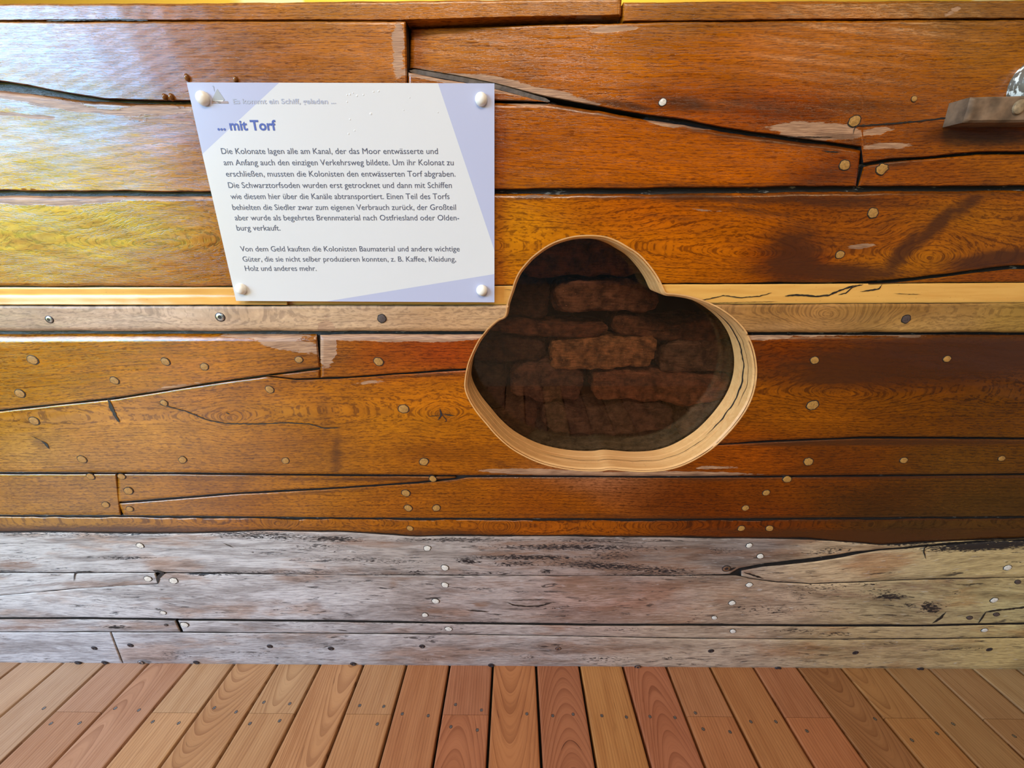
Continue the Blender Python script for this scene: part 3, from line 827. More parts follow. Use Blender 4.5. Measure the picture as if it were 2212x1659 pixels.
PLK['W2'] = plank(W2T, W2B, L0, R0, kind='white', seed=24, gt=-.4, gb=.8, rag=.6, label=WL, spacing=9,
                  cracks=[([(1006, 1318), (1030, 1320), (1056, 1322)], 2.5), ([(1096, 1302), (1110, 1308), (1140, 1310), (1165, 1309), (1192, 1302)], 3), ([(1100, 1297), (1140, 1296), (1190, 1296)], 1.5), ([(2014, 1347), (2032, 1335), (2044, 1322)], 5),
                          ([(2113, 1347), (2122, 1334), (2131, 1321)], 6), ([(2131, 1321), (2170, 1317), (2240, 1309)], 4), ([(330, 1232), (345, 1235), (352, 1239), (342, 1246), (340, 1262)], 8), ([(1590, 1226), (1570, 1234)], 7), ([(1606, 1236), (1650, 1250)], 4)])
W4T = [(L0, 1337), (200, 1337), (375, 1340), (740, 1343), (1000, 1348), (1280, 1351), (1480, 1351), (1730, 1353), (2000, 1353), (2110, 1350), (R0, 1343)]
W4B = [(L0, 1365), (250, 1364), (740, 1367), (1106, 1371), (1480, 1378), (1800, 1380), (2000, 1379), (R0, 1371)]
PLK['W4a'] = plank(W4T, W4B, L0, (380, 391), kind='white', seed=25, gt=.3, gb=.1, rag=.5, label=WL, cracks=[([(232, 1355), (268, 1357)], 3)])
PLK['W4b'] = plank(W4T, W4B, (385, 396), R0, kind='white', seed=26, gt=.3, gb=.1, rag=.5, label=WL)
W5T = [(x, y + 1.2) for x, y in W4B]
foot = []
for x in (L0, 0, 370, 740, 1106, 1480, 1850, 2212, R0):
    g0 = np.array([0, Y_FOOT, 0.002])
    xx = np.interp(x, [0, 2212], [-1.9, 1.9])
    # bottom edge rests on the deck: the pixel where the hull's foot line runs
    lo, hi = 1300.0, 1600.0
    for _ in range(40):
        mid = .5 * (lo + hi)
        if P(x, mid)[2] > 0.003:
            lo = mid
        else:
            hi = mid
    foot.append((x, lo))
PLK['W5a'] = plank(W5T, foot, L0, (240, 266), kind='white', seed=27, gt=0, gb=0, rag=.4, label=WL, cb=(5, .006))
PLK['W5b'] = plank(W5T, foot, (241, 267), R0, kind='white', seed=28, gt=0, gb=0, rag=.4, label=WL, cb=(5, .006))

# tarred caulking behind every seam
mc = MB()
cx_ = np.arange(L0, R0 + 1, 14.0)
cy_ = np.concatenate([[14], np.arange(24, foot[0][1] - 6, 14.0)])
X, Y = np.meshgrid(cx_, cy_)
co_ = np.full(X.shape, -.012)
co_ = np.where((X > 850) & (X < 1400) & (Y < 260), -.040, co_)
V = P(X, Y, co_)
nr_, nc_ = X.shape
ii = np.arange(nr_ * nc_).reshape(nr_, nc_)
mc.add(V.reshape(-1, 3), np.stack([ii[:-1, :-1], ii[1:, :-1], ii[1:, 1:], ii[:-1, 1:]], -1).reshape(-1, 4).tolist())
Vb = V + np.array([0, .012, 0])
nv = nr_ * nc_
mc.add(Vb.reshape(-1, 3), np.stack([ii[:-1, :-1], ii[:-1, 1:], ii[1:, 1:], ii[1:, :-1]], -1).reshape(-1, 4).tolist())
edge = list(ii[0, :]) + list(ii[1:, -1]) + list(ii[-1, -2::-1]) + list(ii[-2:0:-1, 0])
ne = len(edge)
mc.f += [[int(edge[i]), int(edge[(i + 1) % ne]), int(edge[(i + 1) % ne]) + nv, int(edge[i]) + nv] for i in range(ne)]
mc.m += [0] * ne
caulk = build('caulking', mc, [M_CAULK], hull, label='black tarred seams between the planks')
cut_hole(caulk)

bd = MB()
ribbon(bd, [(884, 153), (900, 155), (960, 165), (1000, 172), (1068, 186), (1110, 197), (1160, 212), (1188, 219)], 10, -.012, 0, 2, .1)
build('caulk_bead', bd, simple('grey_caulk', lin('#54463c'), .6, 0, .3, 90, .4), hull, label='grey bead of caulk along the scarf joint')

# cut edge of the opening
DEPTH = .092
prof = [(-.0012, .0012), (.0015, .0010), (.0062, -.006), (.0068, -.030), (.0042, -.0315), (.0042, -.0328), (.0068, -.034), (.0070, -.058), (.0040, -.0598), (.0040, -.0615), (.0070, -.063), (.0074, -DEPTH)]
rings = []
for k, (d, z) in enumerate(prof):
    q = ring3(d, z)
    rings.append(q)
ml = MB()
n = len(rings[0])
vv = np.concatenate(rings)
# rim follows the raised plank it passes through
pxr, pyr = project(rings[0])
lift = np.where((pyr > 657) & (pyr < 719), .005, 0.0)
vv[:n] += NU * lift[:, None]
vv[n:2 * n] += NU * lift[:, None]
fl = []
mi = []
for i in range(len(prof) - 1):
    for k in range(n):
        fl.append((i * n + k, i * n + (k + 1) % n, (i + 1) * n + (k + 1) % n, (i + 1) * n + k))
        mi.append(1 if i in (4, 8) else 0)
ml.add(vv, fl)
ml.m = mi
# long drying cracks in the sawn edge, their shade painted as black strips
for (ca, cb2, zc, wmax, sd) in ((lambda x, y: x > 1540 and y < 970, None, -.047, .0045, 3), (lambda x, y: x > 1150 and y > 940, None, -.040, .0012, 5), (lambda x, y: x > 1560 and y < 900, None, -.024, .0012, 6)):
    px0, py0 = project(ring3(0, 0))
    sel = [k for k in range(n) if ca(px0[k], py0[k])]
    rr = np.random.RandomState(sd)
    zc_ = zc + .005 * wob(px0[sel], py0[sel], sd, 5, .03)
    hw = wmax * (.35 + .65 * np.abs(wob(px0[sel], py0[sel], sd + 1, 5, .04))) * np.minimum(1, np.minimum(np.arange(len(sel)), np.arange(len(sel))[::-1]) / 5)
    A_ = np.array([ring3(.0078, z)[k] for k, z in zip(sel, zc_ + hw)])
    B_ = np.array([ring3(.0078, z)[k] for k, z in zip(sel, zc_ - hw)])
    q = len(sel)
    ml.add(np.concatenate([A_, B_]), [(i, i + 1, q + i + 1, q + i) for i in range(q - 1)], 1)
lin_o = build('opening_edge', ml, [M_FRESH, M_TAR_SHADE], hull, smooth=30, label='freshly sawn pale edge of the cloverleaf opening')
fix_normals(lin_o)
bpy.data.objects.remove(cutter)


# ------------------------------------------------------------------ plugs, screws and drops in the planks
def n_at(px, py):
    return NU if P(px, py)[2] > ZB else NL


def plug(key, px, py, r=10, mat=None, off=0.0, name='wooden_plug', squash=.85, ang=0.4, jag=.06):
    s, _ = px_size(px, py)
    c = P(px, py, off)
    mb = MB()
    nn = n_at(px, py)
    rr = r * s
    disc_on(mb, c, nn, rr, [(1.18, -.004), (1.16, .0009), (1.04, .0010), (1.03, -.0008), (1.0, -.0006), (.97, .0016), (.6, .0021), (.0001, .0022)], 20, squash, 0, ang, jag)
    # tarred ring around the head
    for i in range(len(mb.f)):
        if i // 20 in (0, 1, 2, 3):
            mb.m[i] = 1
    return build(name, mb, [mat or M_PLUG, M_TAR_SHADE], PLK[key])


def screw(key, px, py, r=6.5, mat=None, off=0.0):
    s, _ = px_size(px, py)
    c = P(px, py, off)
    nn = n_at(px, py)
    mb = MB()
    rr = r * s
    disc_on(mb, c, nn, rr, [(1.25, -.003), (1.22, .0006), (1.02, .0012), (1.0, .0010), (.9, .0016), (.5, .0018), (.42, .0011), (.0001, .0011)], 16, .9, 0)
    for i in range(len(mb.f)):
        if i // 16 in (0, 1, 2) or i // 16 >= 5:
            mb.m[i] = 1  # dark ring and recess paint the shade of the screw hole
    return build('screw', mb, [mat or M_STEEL, M_RUST_SHADE], PLK[key])


for key, lst in {
    'K': [(71, 777, 11), (358, 781, 9), (442, 792, 8.5), (646, 777, 8), (248, 822, 9), (44, 850, 10)],
    'N': [(583, 841, 9), (355, 870, 7.5), (74, 909, 10), (178, 992, 9.5), (395, 993, 8.5), (617, 995, 8), (872, 883, 11), (916, 997, 9.5), (1746, 997, 10), (1952, 994, 8), (2163, 990, 7)],
    'Q1': [(263, 1029, 8), (278, 1060, 9.5), (935, 1034, 8)],
    'Q0': [(196, 1029, 8.5), (229, 1090, 8)],
    'Q2': [(281, 1099, 7.5), (877, 1065, 9), (882, 1097, 8.5), (943, 1097, 8.5), (1700, 1035, 9), (1655, 1064, 7.5), (1610, 1097, 7.5)],
    'R': [(886, 1141, 7), (1601, 1141, 7.5), (1662, 1141, 8)],
    'L': [(818, 781, 10)],
    'O': [(1755, 875, 12), (1759, 778, 9), (2045, 775, 8)],
    'F': [(1885, 460, 11), (1814, 550, 9)],
    'B': [(1845, 262, 12), (1974, 214, 6)],
    'C': [(1824, 357, 11)],
    'D': [(1904, 366, 12)],
}.items():
    for px_, py_, r_ in lst:
        oo = -.003 if key[0] == 'Q' else (-.005 if key == 'R' else 0)
        plug(key, px_, py_, r_, off=oo, ang=random.uniform(-.6, .6), jag=.16 if (px_, py_) == (1904, 366) else .06)
plug('B', 1431, 221, 8, M_PLUGW)
for px_, py_ in ((825, 688), (1957, 689)):
    plug('I', px_, py_, 8.5, M_PLUGD_HOLE, off=.005, squash=1)
for key, lst in {
    'W1': [(923, 1184, 7.5), (961, 1226, 8), (303, 1178, 7.5), (1618, 1178, 6.5), (1642, 1201, 7)],
    'W1b': [(320, 1250, 8)],
    'W2': [(375, 1254, 9), (353, 1323, 6), (961, 1263, 7.5), (941, 1298, 7.5), (918, 1328, 6.5), (1618, 1263, 7), (1581, 1302, 7), (1543, 1334, 6), (2147, 1296, 7.5)],
    'W3': [(2176, 1226, 8)],
    'W4b': [(399, 1349, 8), (969, 1358, 7.5), (1583, 1363, 6.5), (2126, 1361, 6.5)],
}.items():
    for px_, py_, r_ in lst:
        plug(key, px_, py_, r_, M_PLUGW, ang=random.uniform(-.6, .6), jag=.1)
for px_, py_ in ((2094, 1334), (2198, 1257), (2152, 1327)):
    plug('W2', px_, py_, 7, M_PLUGD_HOLE, squash=.7, ang=-.5)  # dark discs, some painting the shade of open holes
plug('W4a', 359, 1350, 4, M_PLUGD_HOLE)
screw('W1', 1569, 1228, 8)
screw('I', 476, 685, 9, off=.005)
screw('I', 107, 690, 7.5, off=.005)
for px_, py_ in ((204, 1400), (168, 1432), (226, 1431)):
    screw('W5a', px_, py_, 5.5, M_RUST_SHADE)
for k, (px_, py_) in enumerate(((282, 1394), (583, 1396), (715, 1401), (304, 1431), (424, 1431), (912, 1396), (1206, 1401), (763, 1434), (1061, 1437), (1378, 1441), (1536, 1406), (1848, 1410), (1681, 1445), (1989, 1446), (2137, 1403))):
    screw('W5b', px_, py_, 5.5, M_STEEL if k in (3, 6, 9) else M_RUST_SHADE)
for px_, py_, r_ in ((405, 168, 5.5), (510, 172, 5), (357, 210, 5), (371, 210, 5.5)):
    mb = MB()
    s, _ = px_size(px_, py_)
    disc_on(mb, P(px_, py_), NU, r_ * s, [(1, -.001), (.97, .0022), (.8, .0042), (.5, .0056), (.0001, .006)], 14, 1.35)
    build('resin_drop', mb, M_RESIN, PLK['A'], label='shiny brown drop of resin')

# rubbing block and knob at the right edge
sb = MB()
front = [P(2099, 209, .042), P(2083, 264, .042), P(2330, 263, .042), P(2330, 204, .042)]
fz = np.array(front)
rows_ = []
nx_, ny_ = 40, 12
grid = []
for j in range(ny_ + 1):
    for i in range(nx_ + 1):
        a = fz[0] * (1 - i / nx_) + fz[3] * (i / nx_)
        b_ = fz[1] * (1 - i / nx_) + fz[2] * (i / nx_)
        p = a * (1 - j / ny_) + b_ * (j / ny_)
        e = min(i, nx_ - i, j, ny_ - j)
        p = p - NU * (.0035 * (e == 0)) + NU * (.002 * mnoise.noise(Vector(p * 40)))
        grid.append(p)
ii = np.arange(len(grid)).reshape(ny_ + 1, nx_ + 1)
sb.add(grid, np.stack([ii[:-1, :-1], ii[1:, :-1], ii[1:, 1:], ii[:-1, 1:]], -1).reshape(-1, 4).tolist())
rim = list(ii[0, :]) + list(ii[1:, -1]) + list(ii[-1, -2::-1]) + list(ii[-2:0:-1, 0])
ring_b = [grid[i] - NU * .05 for i in rim]
nr2 = len(rim)
sb.v.append(np.array(ring_b))
for i in range(nr2):
    sb.f.append([int(rim[i]), int(rim[(i + 1) % nr2]), sb.n + (i + 1) % nr2, sb.n + i])
    sb.m.append(0)
sb.n += nr2
M_BLOCK = simple('weathered_block', lin('#6b5440'), .55, 0, .45, 30, .5)
block = build('rubbing_block', sb, M_BLOCK, hull, label='weathered grey-brown wooden block nailed to the upper plank')
fix_normals(block)
mb = MB()
disc_on(mb, P(2201, 231, .043), NU, .0105, [(1.05, -.002), (1, .002), (.8, .0032), (.0001, .0036)], 18, 1.1)
build('wooden_plug', mb, simple('grey_plug', lin('#8a7458'), .5, 0, .3, 120), block)


def fleck_mat():
    mt, nt, b = new_mat('flaked_silver_paint')
    tc = node(nt, 'ShaderNodeTexCoord').outputs['Object']
    n = noise_n(nt, vmul(nt, tc, (130.0, 130.0, 60.0)), 1.0, 3.0)
    c = mixc(nt, sstep(nt, n, .50, .58), (.13, .11, .085), (.80, .78, .72))
    link(nt, c, b.inputs['Base Color'])
    b.inputs['Roughness'].default_value = .35
    return mt


mb = MB()
disc_on(mb, P(2226, 184, 0), NU, .042, [(1, -.004), (1, .008), (.93, .020), (.75, .032), (.45, .040), (.0001, .043)], 32, 1.0)
build('hull_knob', mb, fleck_mat(), hull, label='rounded knob with flaked silvery paint above the block')

# ------------------------------------------------------------------ glass and peat behind it
mt, nt, b = new_mat('clear_glass')
for nn_ in list(nt.nodes):
    if nn_.type == 'BSDF_PRINCIPLED':
        nt.nodes.remove(nn_)
outn = [x for x in nt.nodes if x.type == 'OUTPUT_MATERIAL'][0]
fres = node(nt, 'ShaderNodeFresnel', {'IOR': 1.4})
tr = node(nt, 'ShaderNodeBsdfTransparent', {0: (.94, .95, .94, 1)})
gl = node(nt, 'ShaderNodeBsdfGlossy', {0: (1, 1, 1, 1), 'Roughness': .02})
mx = node(nt, 'ShaderNodeMixShader', {0: fres.outputs[0], 1: tr.outputs[0], 2: gl.outputs[0]})
nt.links.new(mx.outputs[0], outn.inputs[0])
M_GLASS = mt

lo2, hi2 = O2.min(0) - .02, O2.max(0) + .02


def hp(x, s, off):
    return np.array([x, 0, 0]) + PU * np.array([0, 1, 1]) + TU * s + NU * off


mg = MB()
cs = [hp(x, s, z) for z in (-DEPTH - .001, -DEPTH - .005) for x, s in ((lo2[0], lo2[1]), (hi2[0], lo2[1]), (hi2[0], hi2[1]), (lo2[0], hi2[1]))]
mg.add(cs, [(0, 1, 2, 3), (7, 6, 5, 4), (0, 4, 5, 1), (1, 5, 6, 2), (2, 6, 7, 3), (3, 7, 4, 0)])
pane = build('glass_pane', mg, M_GLASS, smooth=0, label='clear glass pane closing the cloverleaf opening in the hull', category='pane')
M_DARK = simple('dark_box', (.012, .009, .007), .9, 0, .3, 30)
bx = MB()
lo3, hi3 = lo2 - .07, hi2 + .07  # unseen box, added and closed so no light leaks in around the peat
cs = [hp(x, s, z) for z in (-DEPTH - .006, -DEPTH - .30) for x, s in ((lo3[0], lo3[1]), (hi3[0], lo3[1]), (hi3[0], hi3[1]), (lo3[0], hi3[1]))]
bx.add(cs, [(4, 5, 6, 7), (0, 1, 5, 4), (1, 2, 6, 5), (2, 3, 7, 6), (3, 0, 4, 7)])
build('added_peat_box', bx, M_DARK, smooth=0, label='unseen dark box added behind the glass around the stacked peat to block stray light', category='bin')


def peat_mat():
    mt, nt, b = new_mat('dried_peat')
    tc = node(nt, 'ShaderNodeTexCoord').outputs['Object']
    oi = node(nt, 'ShaderNodeObjectInfo')
    a = noise_n(nt, tc, 34.0, 6.0, .65)
    f = noise_n(nt, vmul(nt, tc, (26.0, 100.0, 240.0)), 1.0, 5.0, .7, .8)
    w = noise_n(nt, vmul(nt, tc, (260.0, 260.0, 260.0)), 1.0, 2.0)
    c = mixc(nt, sstep(nt, a, .30, .70), vmul(nt, oi.outputs['Color'], (.32, .28, .26)), vmul(nt, oi.outputs['Color'], (1.55, 1.35, 1.15)))
    c = mixc(nt, sstep(nt, f, .48, .66, 0, .5), c, vmul(nt, oi.outputs['Color'], (.3, .27, .26)))
    c = mixc(nt, sstep(nt, w, .71, .76), c, vmul(nt, oi.outputs['Color'], (3.2, 3.0, 2.8)))
    link(nt, c, b.inputs['Base Color'])
    b.inputs['Roughness'].default_value = .95
    b.inputs['Specular IOR Level'].default_value = .15
    h = math_n(nt, 'ADD', a, math_n(nt, 'MULTIPLY', f, -.9))
    bp = node(nt, 'ShaderNodeBump', {'Height': h, 'Strength': 1.0, 'Distance': .012})
    link(nt, bp.outputs[0], b.inputs['Normal'])
    return mt


M_PEAT = peat_mat()


def sod(x0, y0, x1, y1, front, color, label, tilt=0, seed=0, depth=.12):
    """a block of dried peat whose face fills these pixels, front metres behind the hull's face"""
    a, b_, c_ = P(x0, y0, -front), P(x1, y0, -front), P(x0, y1, -front)
    w, h = np.linalg.norm(b_ - a) - .006, np.linalg.norm(c_ - a) - .005
    ctr = P((x0 + x1) / 2, (y0 + y1) / 2, -front) - NU * depth / 2
    bm = bmesh.new()
    bmesh.ops.create_cube(bm, size=1)
    bmesh.ops.subdivide_edges(bm, edges=bm.edges[:], cuts=22, use_grid_fill=True)
    r = random.Random(seed)
    so = Vector((r.uniform(-50, 50), r.uniform(-50, 50), 0))
    for v in bm.verts:
        p = v.co.copy()
        k = Vector((p.x * w, p.y * depth, p.z * h))
        # round the edges of the block
        rad = min(.014, h * .3)
        q = Vector((max(-w / 2 + rad, min(w / 2 - rad, k.x)), max(-depth / 2 + rad, min(depth / 2 - rad, k.y)), max(-h / 2 + rad, min(h / 2 - rad, k.z))))
        d = k - q
        if d.length > 1e-9:
            k = q + d.normalized() * min(d.length, rad)
        k.z *= 1 - .14 * abs(p.x * 2) ** 5
        k.x *= 1 - .06 * abs(p.z * 2) ** 2
        nv_ = mnoise.fractal((k + so) * 14, .9, 2.1, 5)
        n2 = mnoise.fractal((k + so) * 45, .8, 2.0, 3) + mnoise.noise(Vector(((k.x + so.x) * 16, k.y * 30, k.z * 70)))
        dirv = Vector((p.x * 2, p.y * 2.5, p.z * 2))
        dirv.normalize()
        k = k + dirv * (.013 * nv_ + .005 * n2) * min(1, h / .06)
        k.z += .007 * math.sin(k.x * 14 + seed) + .010 * mnoise.noise(Vector((k.x * 9, seed, 0))) * (1 if p.z > 0 else -1)
        v.co = k
    rot = Matrix.Rotation(R(tilt + r.uniform(-1.5, 1.5)), 4, 'Y') @ Matrix.Identity(4)
    lean = Matrix.Rotation(LEAN_U, 4, 'X')
    me = bpy.data.meshes.new('peat_sod')
    bm.transform(lean @ rot)
    bm.to_mesh(me)
    bm.free()
    me.polygons.foreach_set('use_smooth', [True] * len(me.polygons))
    me.materials.append(M_PEAT)
    o = bpy.data.objects.new('peat_sod', me)
    COL.objects.link(o)
    o.location = ctr
    o.color = tuple(min(1, x * 1.4) for x in lin(color)) + (1,)
    return setp(o, label=label, category='peat', group='peat sods stacked behind the glass')


G0 = .108
SODS = [
    (1120, 500, 1450, 600, G0 + .02, '7a4630', 'reddish-brown peat sod at the top of the stack behind the glass', 0),
    (1195, 612, 1430, 682, G0 + .004, '8a5a44', 'broad brown peat sod in the second row, below the topmost one', 0),
    (1040, 600, 1190, 690, G0 + .03, '4a3024', 'dark peat sod at the left of the second row, in the narrow of the leaf', 0),
    (1030, 692, 1318, 726, G0 + .012, '744430', 'flat reddish peat sod at the left of the third row, above the long tan sod', 2),
    (1322, 686, 1600, 736, G0 + .014, '7c4e38', 'flat peat sod at the right of the third row, above the grey-brown sod', 1),
    (1185, 732, 1420, 800, G0, 'b47850', 'tan-brown peat sod, lightest of the stack, in the middle of the opening', 1),
    (1020, 730, 1180, 784, G0 + .03, '583a2e', 'dark peat sod left of the tan-brown sod, in the same row', 0),
    (1426, 742, 1640, 812, G0 + .016, '84604e', 'grey-brown peat sod right of the tan-brown sod, in the same row', 3),
    (1100, 790, 1262, 872, G0 + .008, '785042', 'stubby peat sod left of the long fibrous sod, below the tan-brown one', 0),
    (1274, 806, 1580, 872, G0 + .003, '9a6046', 'long fibrous peat sod in the fifth row, right of the dark vertical joint', 1),
    (985, 786, 1096, 880, G0 + .02, '483428', 'dark peat sod against the left cut edge of the opening', 0),
    (1166, 876, 1462, 938, G0 + .005, '7c5c4e', 'long dark grey peat sod with torn left end in the bottom row', 1),
    (1020, 884, 1162, 950, G0 + .024, '6a4434', 'brown peat sod at the left of the bottom row', 0),
    (1468, 878, 1610, 950, G0 + .010, '80685a', 'rounded grey peat sod at the right of the bottom row, on the dust', 0),
]
for k, (x0, y0, x1, y1, fr, col, lab, tl_) in enumerate(SODS):
    sod(x0, y0, x1, y1, fr, col, lab, tl_, k + 1)
# crumbled peat lying under the stack
dm = MB()
xs = np.linspace(lo3[0] + .005, hi3[0] - .005, 70)
sl = np.linspace(0, 1, 16)
dust = []
for t in sl:
    for x in xs:
        p0 = P(1300, 985, -DEPTH - .012)
        base = hp(x, (p0 - PU) @ TU - .02, -DEPTH - .010 - t * .16)
        hgt = .012 + .085 * t ** .8 + .008 * mnoise.fractal(Vector((x * 30, t * 5, 3)), .8, 2, 4)
        dust.append(base + TU * hgt)
ii = np.arange(len(dust)).reshape(16, 70)
dm.add(dust, np.stack([ii[:-1, :-1], ii[:-1, 1:], ii[1:, 1:], ii[1:, :-1]], -1).reshape(-1, 4).tolist())
low = [d - TU * .16 for d in dust[:70]]
dm.v.append(np.array(low))
for i in range(69):
    dm.f.append([i, dm.n + i, dm.n + i + 1, i + 1])
    dm.m.append(0)
dm.n += 70
du = build('peat_dust', dm, M_PEAT, label='loose grey-brown peat dust under the lowest sods', category='peat', kind='stuff')
du.color = tuple(lin('#a08a76')) + (1,)

# ------------------------------------------------------------------ information sign
SIGN_F = .017
M_PANEL = simple('white_panel', (.61, .60, .605), .30, 0, .01, 3)
M_LILAC = simple('lilac_print', lin('#aeb0c8'), .30, 0, .01, 3)
M_EDGE = simple('panel_edge', (.75, .74, .76), .4)
M_INK = simple('slate_ink', lin('#484c60'), .5)
M_HEAD = simple('blue_ink', lin('#404f98'), .5)
M_SUB = simple('pale_ink', lin('#a2a5b6'), .5)
M_CAP = simple('cream_cap', (.86, .83, .76), .35, 0, .02, 40)
C4 = [(403, 178), (510, 650), (1068, 653), (1068, 180)]
cor = np.array([P(x, y, SIGN_F) for x, y in C4])
sign = empty('information_sign', tuple(cor.mean(0) * np.array([1, 1, 0]) + np.array([0, 0, cor[:, 2].min()])), label='white and lilac information sign about peat screwed to the hull planks', category='sign')
ms = MB()
polys = [([(603, 178.6), (437, 333), (510, 650), (705, 651.1), (1068, 592), (1068, 541), (946, 179.6)], 0), ([(403, 178), (437, 333), (603, 178.6)], 1), ([(946, 179.6), (1068, 541), (1068, 180)], 1), ([(705, 651.1), (1068, 653), (1068, 592)], 1)]
for pts, mi_ in polys:
    ms.add([P(x, y, SIGN_F) for x, y in pts], [list(range(len(pts)))], mi_)
bk = cor - NU * .004
ms.add(np.concatenate([cor, bk]), [(0, 4, 5, 1), (1, 5, 6, 2), (2, 6, 7, 3), (3, 7, 4, 0), (4, 7, 6, 5)], 2)
build('panel', ms, [M_PANEL, M_LILAC, M_EDGE], sign, smooth=0)
ctmp = bpy.data.curves.new('tmp_text', 'FONT')


def letter(text, x0, base, x1, cap_px, mat, bold=0.0, name='text_line', lift=.0004):
    ctmp.body = text
    ctmp.size = 1.0
    ctmp.offset = bold
    ctmp.resolution_u = 3
    o = bpy.data.objects.new('tmp', ctmp)
    COL.objects.link(o)
    dg = bpy.context.evaluated_depsgraph_get()
    dg.update()
    me = bpy.data.meshes.new_from_object(o.evaluated_get(dg))
    bpy.data.objects.remove(o)
    nv_ = len(me.vertices)
    co = np.empty(nv_ * 3)
    me.vertices.foreach_get('co', co)
    co = co.reshape(-1, 3)
    a, b_ = P(x0, base, SIGN_F + lift), P(x1, base, SIGN_F + lift)
    w = np.linalg.norm(b_ - a)
    sx = w / (co[:, 0].max() - co[:, 0].min())
    sy = px_size((x0 + x1) / 2, base)[1] * cap_px / 0.72
    ex = (b_ - a) / w
    v = a + ex * ((co[:, 0] - co[:, 0].min()) * sx)[:, None] + TU * (co[:, 1] * sy)[:, None]
    mb = MB()
    mb.add(v, [list(p.vertices) for p in me.polygons])
    bpy.data.meshes.remove(me)
    return build(name, mb, mat, sign, smooth=0)


letter('Es kommt ein Schiff, geladen ...', 504, 224, 726, 10.5, M_SUB, .018, 'subtitle_line')
letter('... mit Torf', 470, 281, 598, 21, M_HEAD, .03, 'heading_line')
for t, x0, by, x1, cp in (
        ('Die Kolonate lagen alle am Kanal, der das Moor entwässerte und', 479, 332.5, 946, 12.8),
        ('am Anfang auch den einzigen Verkehrsweg bildete. Um ihr Kolonat zu', 484, 357, 980, 12.8),
        ('erschließen, mussten die Kolonisten den entwässerten Torf abgraben.', 489, 381.5, 984, 12.7),
        ('Die Schwarztorfsoden wurden erst getrocknet und dann mit Schiffen', 494, 406, 976, 12.6),
        ('wie diesem hier über die Kanäle abtransportiert. Einen Teil des Torfs', 499, 430, 971, 12.4),
        ('behielten die Siedler zwar zum eigenen Verbrauch zurück, der Großteil', 503, 453.5, 985, 12.2),
        ('aber wurde als begehrtes Brennmaterial nach Ostfriesland oder Olden-', 508, 476, 992, 12),
        ('burg verkauft.', 512, 498, 606, 11.8),
        ('Von dem Geld kauften die Kolonisten Baumaterial und andere wichtige', 520, 543, 993, 11.5),
        ('Güter, die sie nicht selber produzieren konnten, z. B. Kaffee, Kleidung,', 525, 565, 985, 11.3),
        ('Holz und anderes mehr.', 530, 585, 684, 11.2)):
    letter(t, x0, by, x1, cp, M_INK, 0.0)
# small sailing barge printed beside the subtitle
lg = MB()


def pp(pts, mat):
    lg.add([P(x, y, SIGN_F + .0004) for x, y in pts], [list(range(len(pts)))], mat)


pp([(469, 192), (457, 216.5), (486, 216.5)], 0)
pp([(457, 217.5), (457, 223.6), (494, 223.6), (492, 218.6)], 1)
pp([(459, 217), (459, 219.6), (481, 219.2), (483, 216.6)], 2)
pp([(468, 220), (468, 223), (477, 223), (477, 221)], 2)
pp([(458, 185.6), (458, 186.4), (460.6, 187), (462.4, 197), (463.3, 197), (462, 187), (460.5, 185.6)], 3)
build('ship_emblem', lg, [simple('emblem_sail', lin('#9a9a9a'), .5), simple('emblem_hull', lin('#94807a'), .5), simple('emblem_deck', lin('#e6e4de'), .5), simple('emblem_mast', lin('#8c94a8'), .5)], sign, smooth=0)
for x, y, r in ((440, 213, 13.6), (1039.5, 215, 13), (522, 624, 11.4), (1041, 627, 11.6)):
    mb = MB()
    s, _ = px_size(x, y)
    q = r * s / 1.0
    disc_on(mb, P(x, y, SIGN_F), NU, q, [(1.0, -.0155), (1.0, .0030), (.97, .0048), (.88, .0072), (.70, .0096), (.45, .0112), (.2, .0120), (.0001, .0121)], 36)
    build('screw_cap', mb, M_CAP, sign)
bl = MB()
for x, y, r in ((750, 205, 1.6), (756, 204, 2), (763, 201, 1.4), (771, 207, 2.2), (785, 205, 1.8), (807, 198, 1.6), (818, 197, 2), (750, 220, 1.7), (756, 258, 1.8), (801, 246, 2.6), (872, 238, 1.4), (885, 211, 1.2), (753, 289, 1.8), (766, 282, 1.8), (946, 243, 1.2)):
    s, _ = px_size(x, y)
    disc_on(bl, P(x, y, SIGN_F), NU, r * s, [(1.2, -.0001), (.8, .0003), (.4, .0005), (.0001, .0005)], 10)
build('blister', bl, M_PANEL, sign, kind='stuff', label='tiny blisters in the printed film')
bpy.data.curves.remove(ctmp)

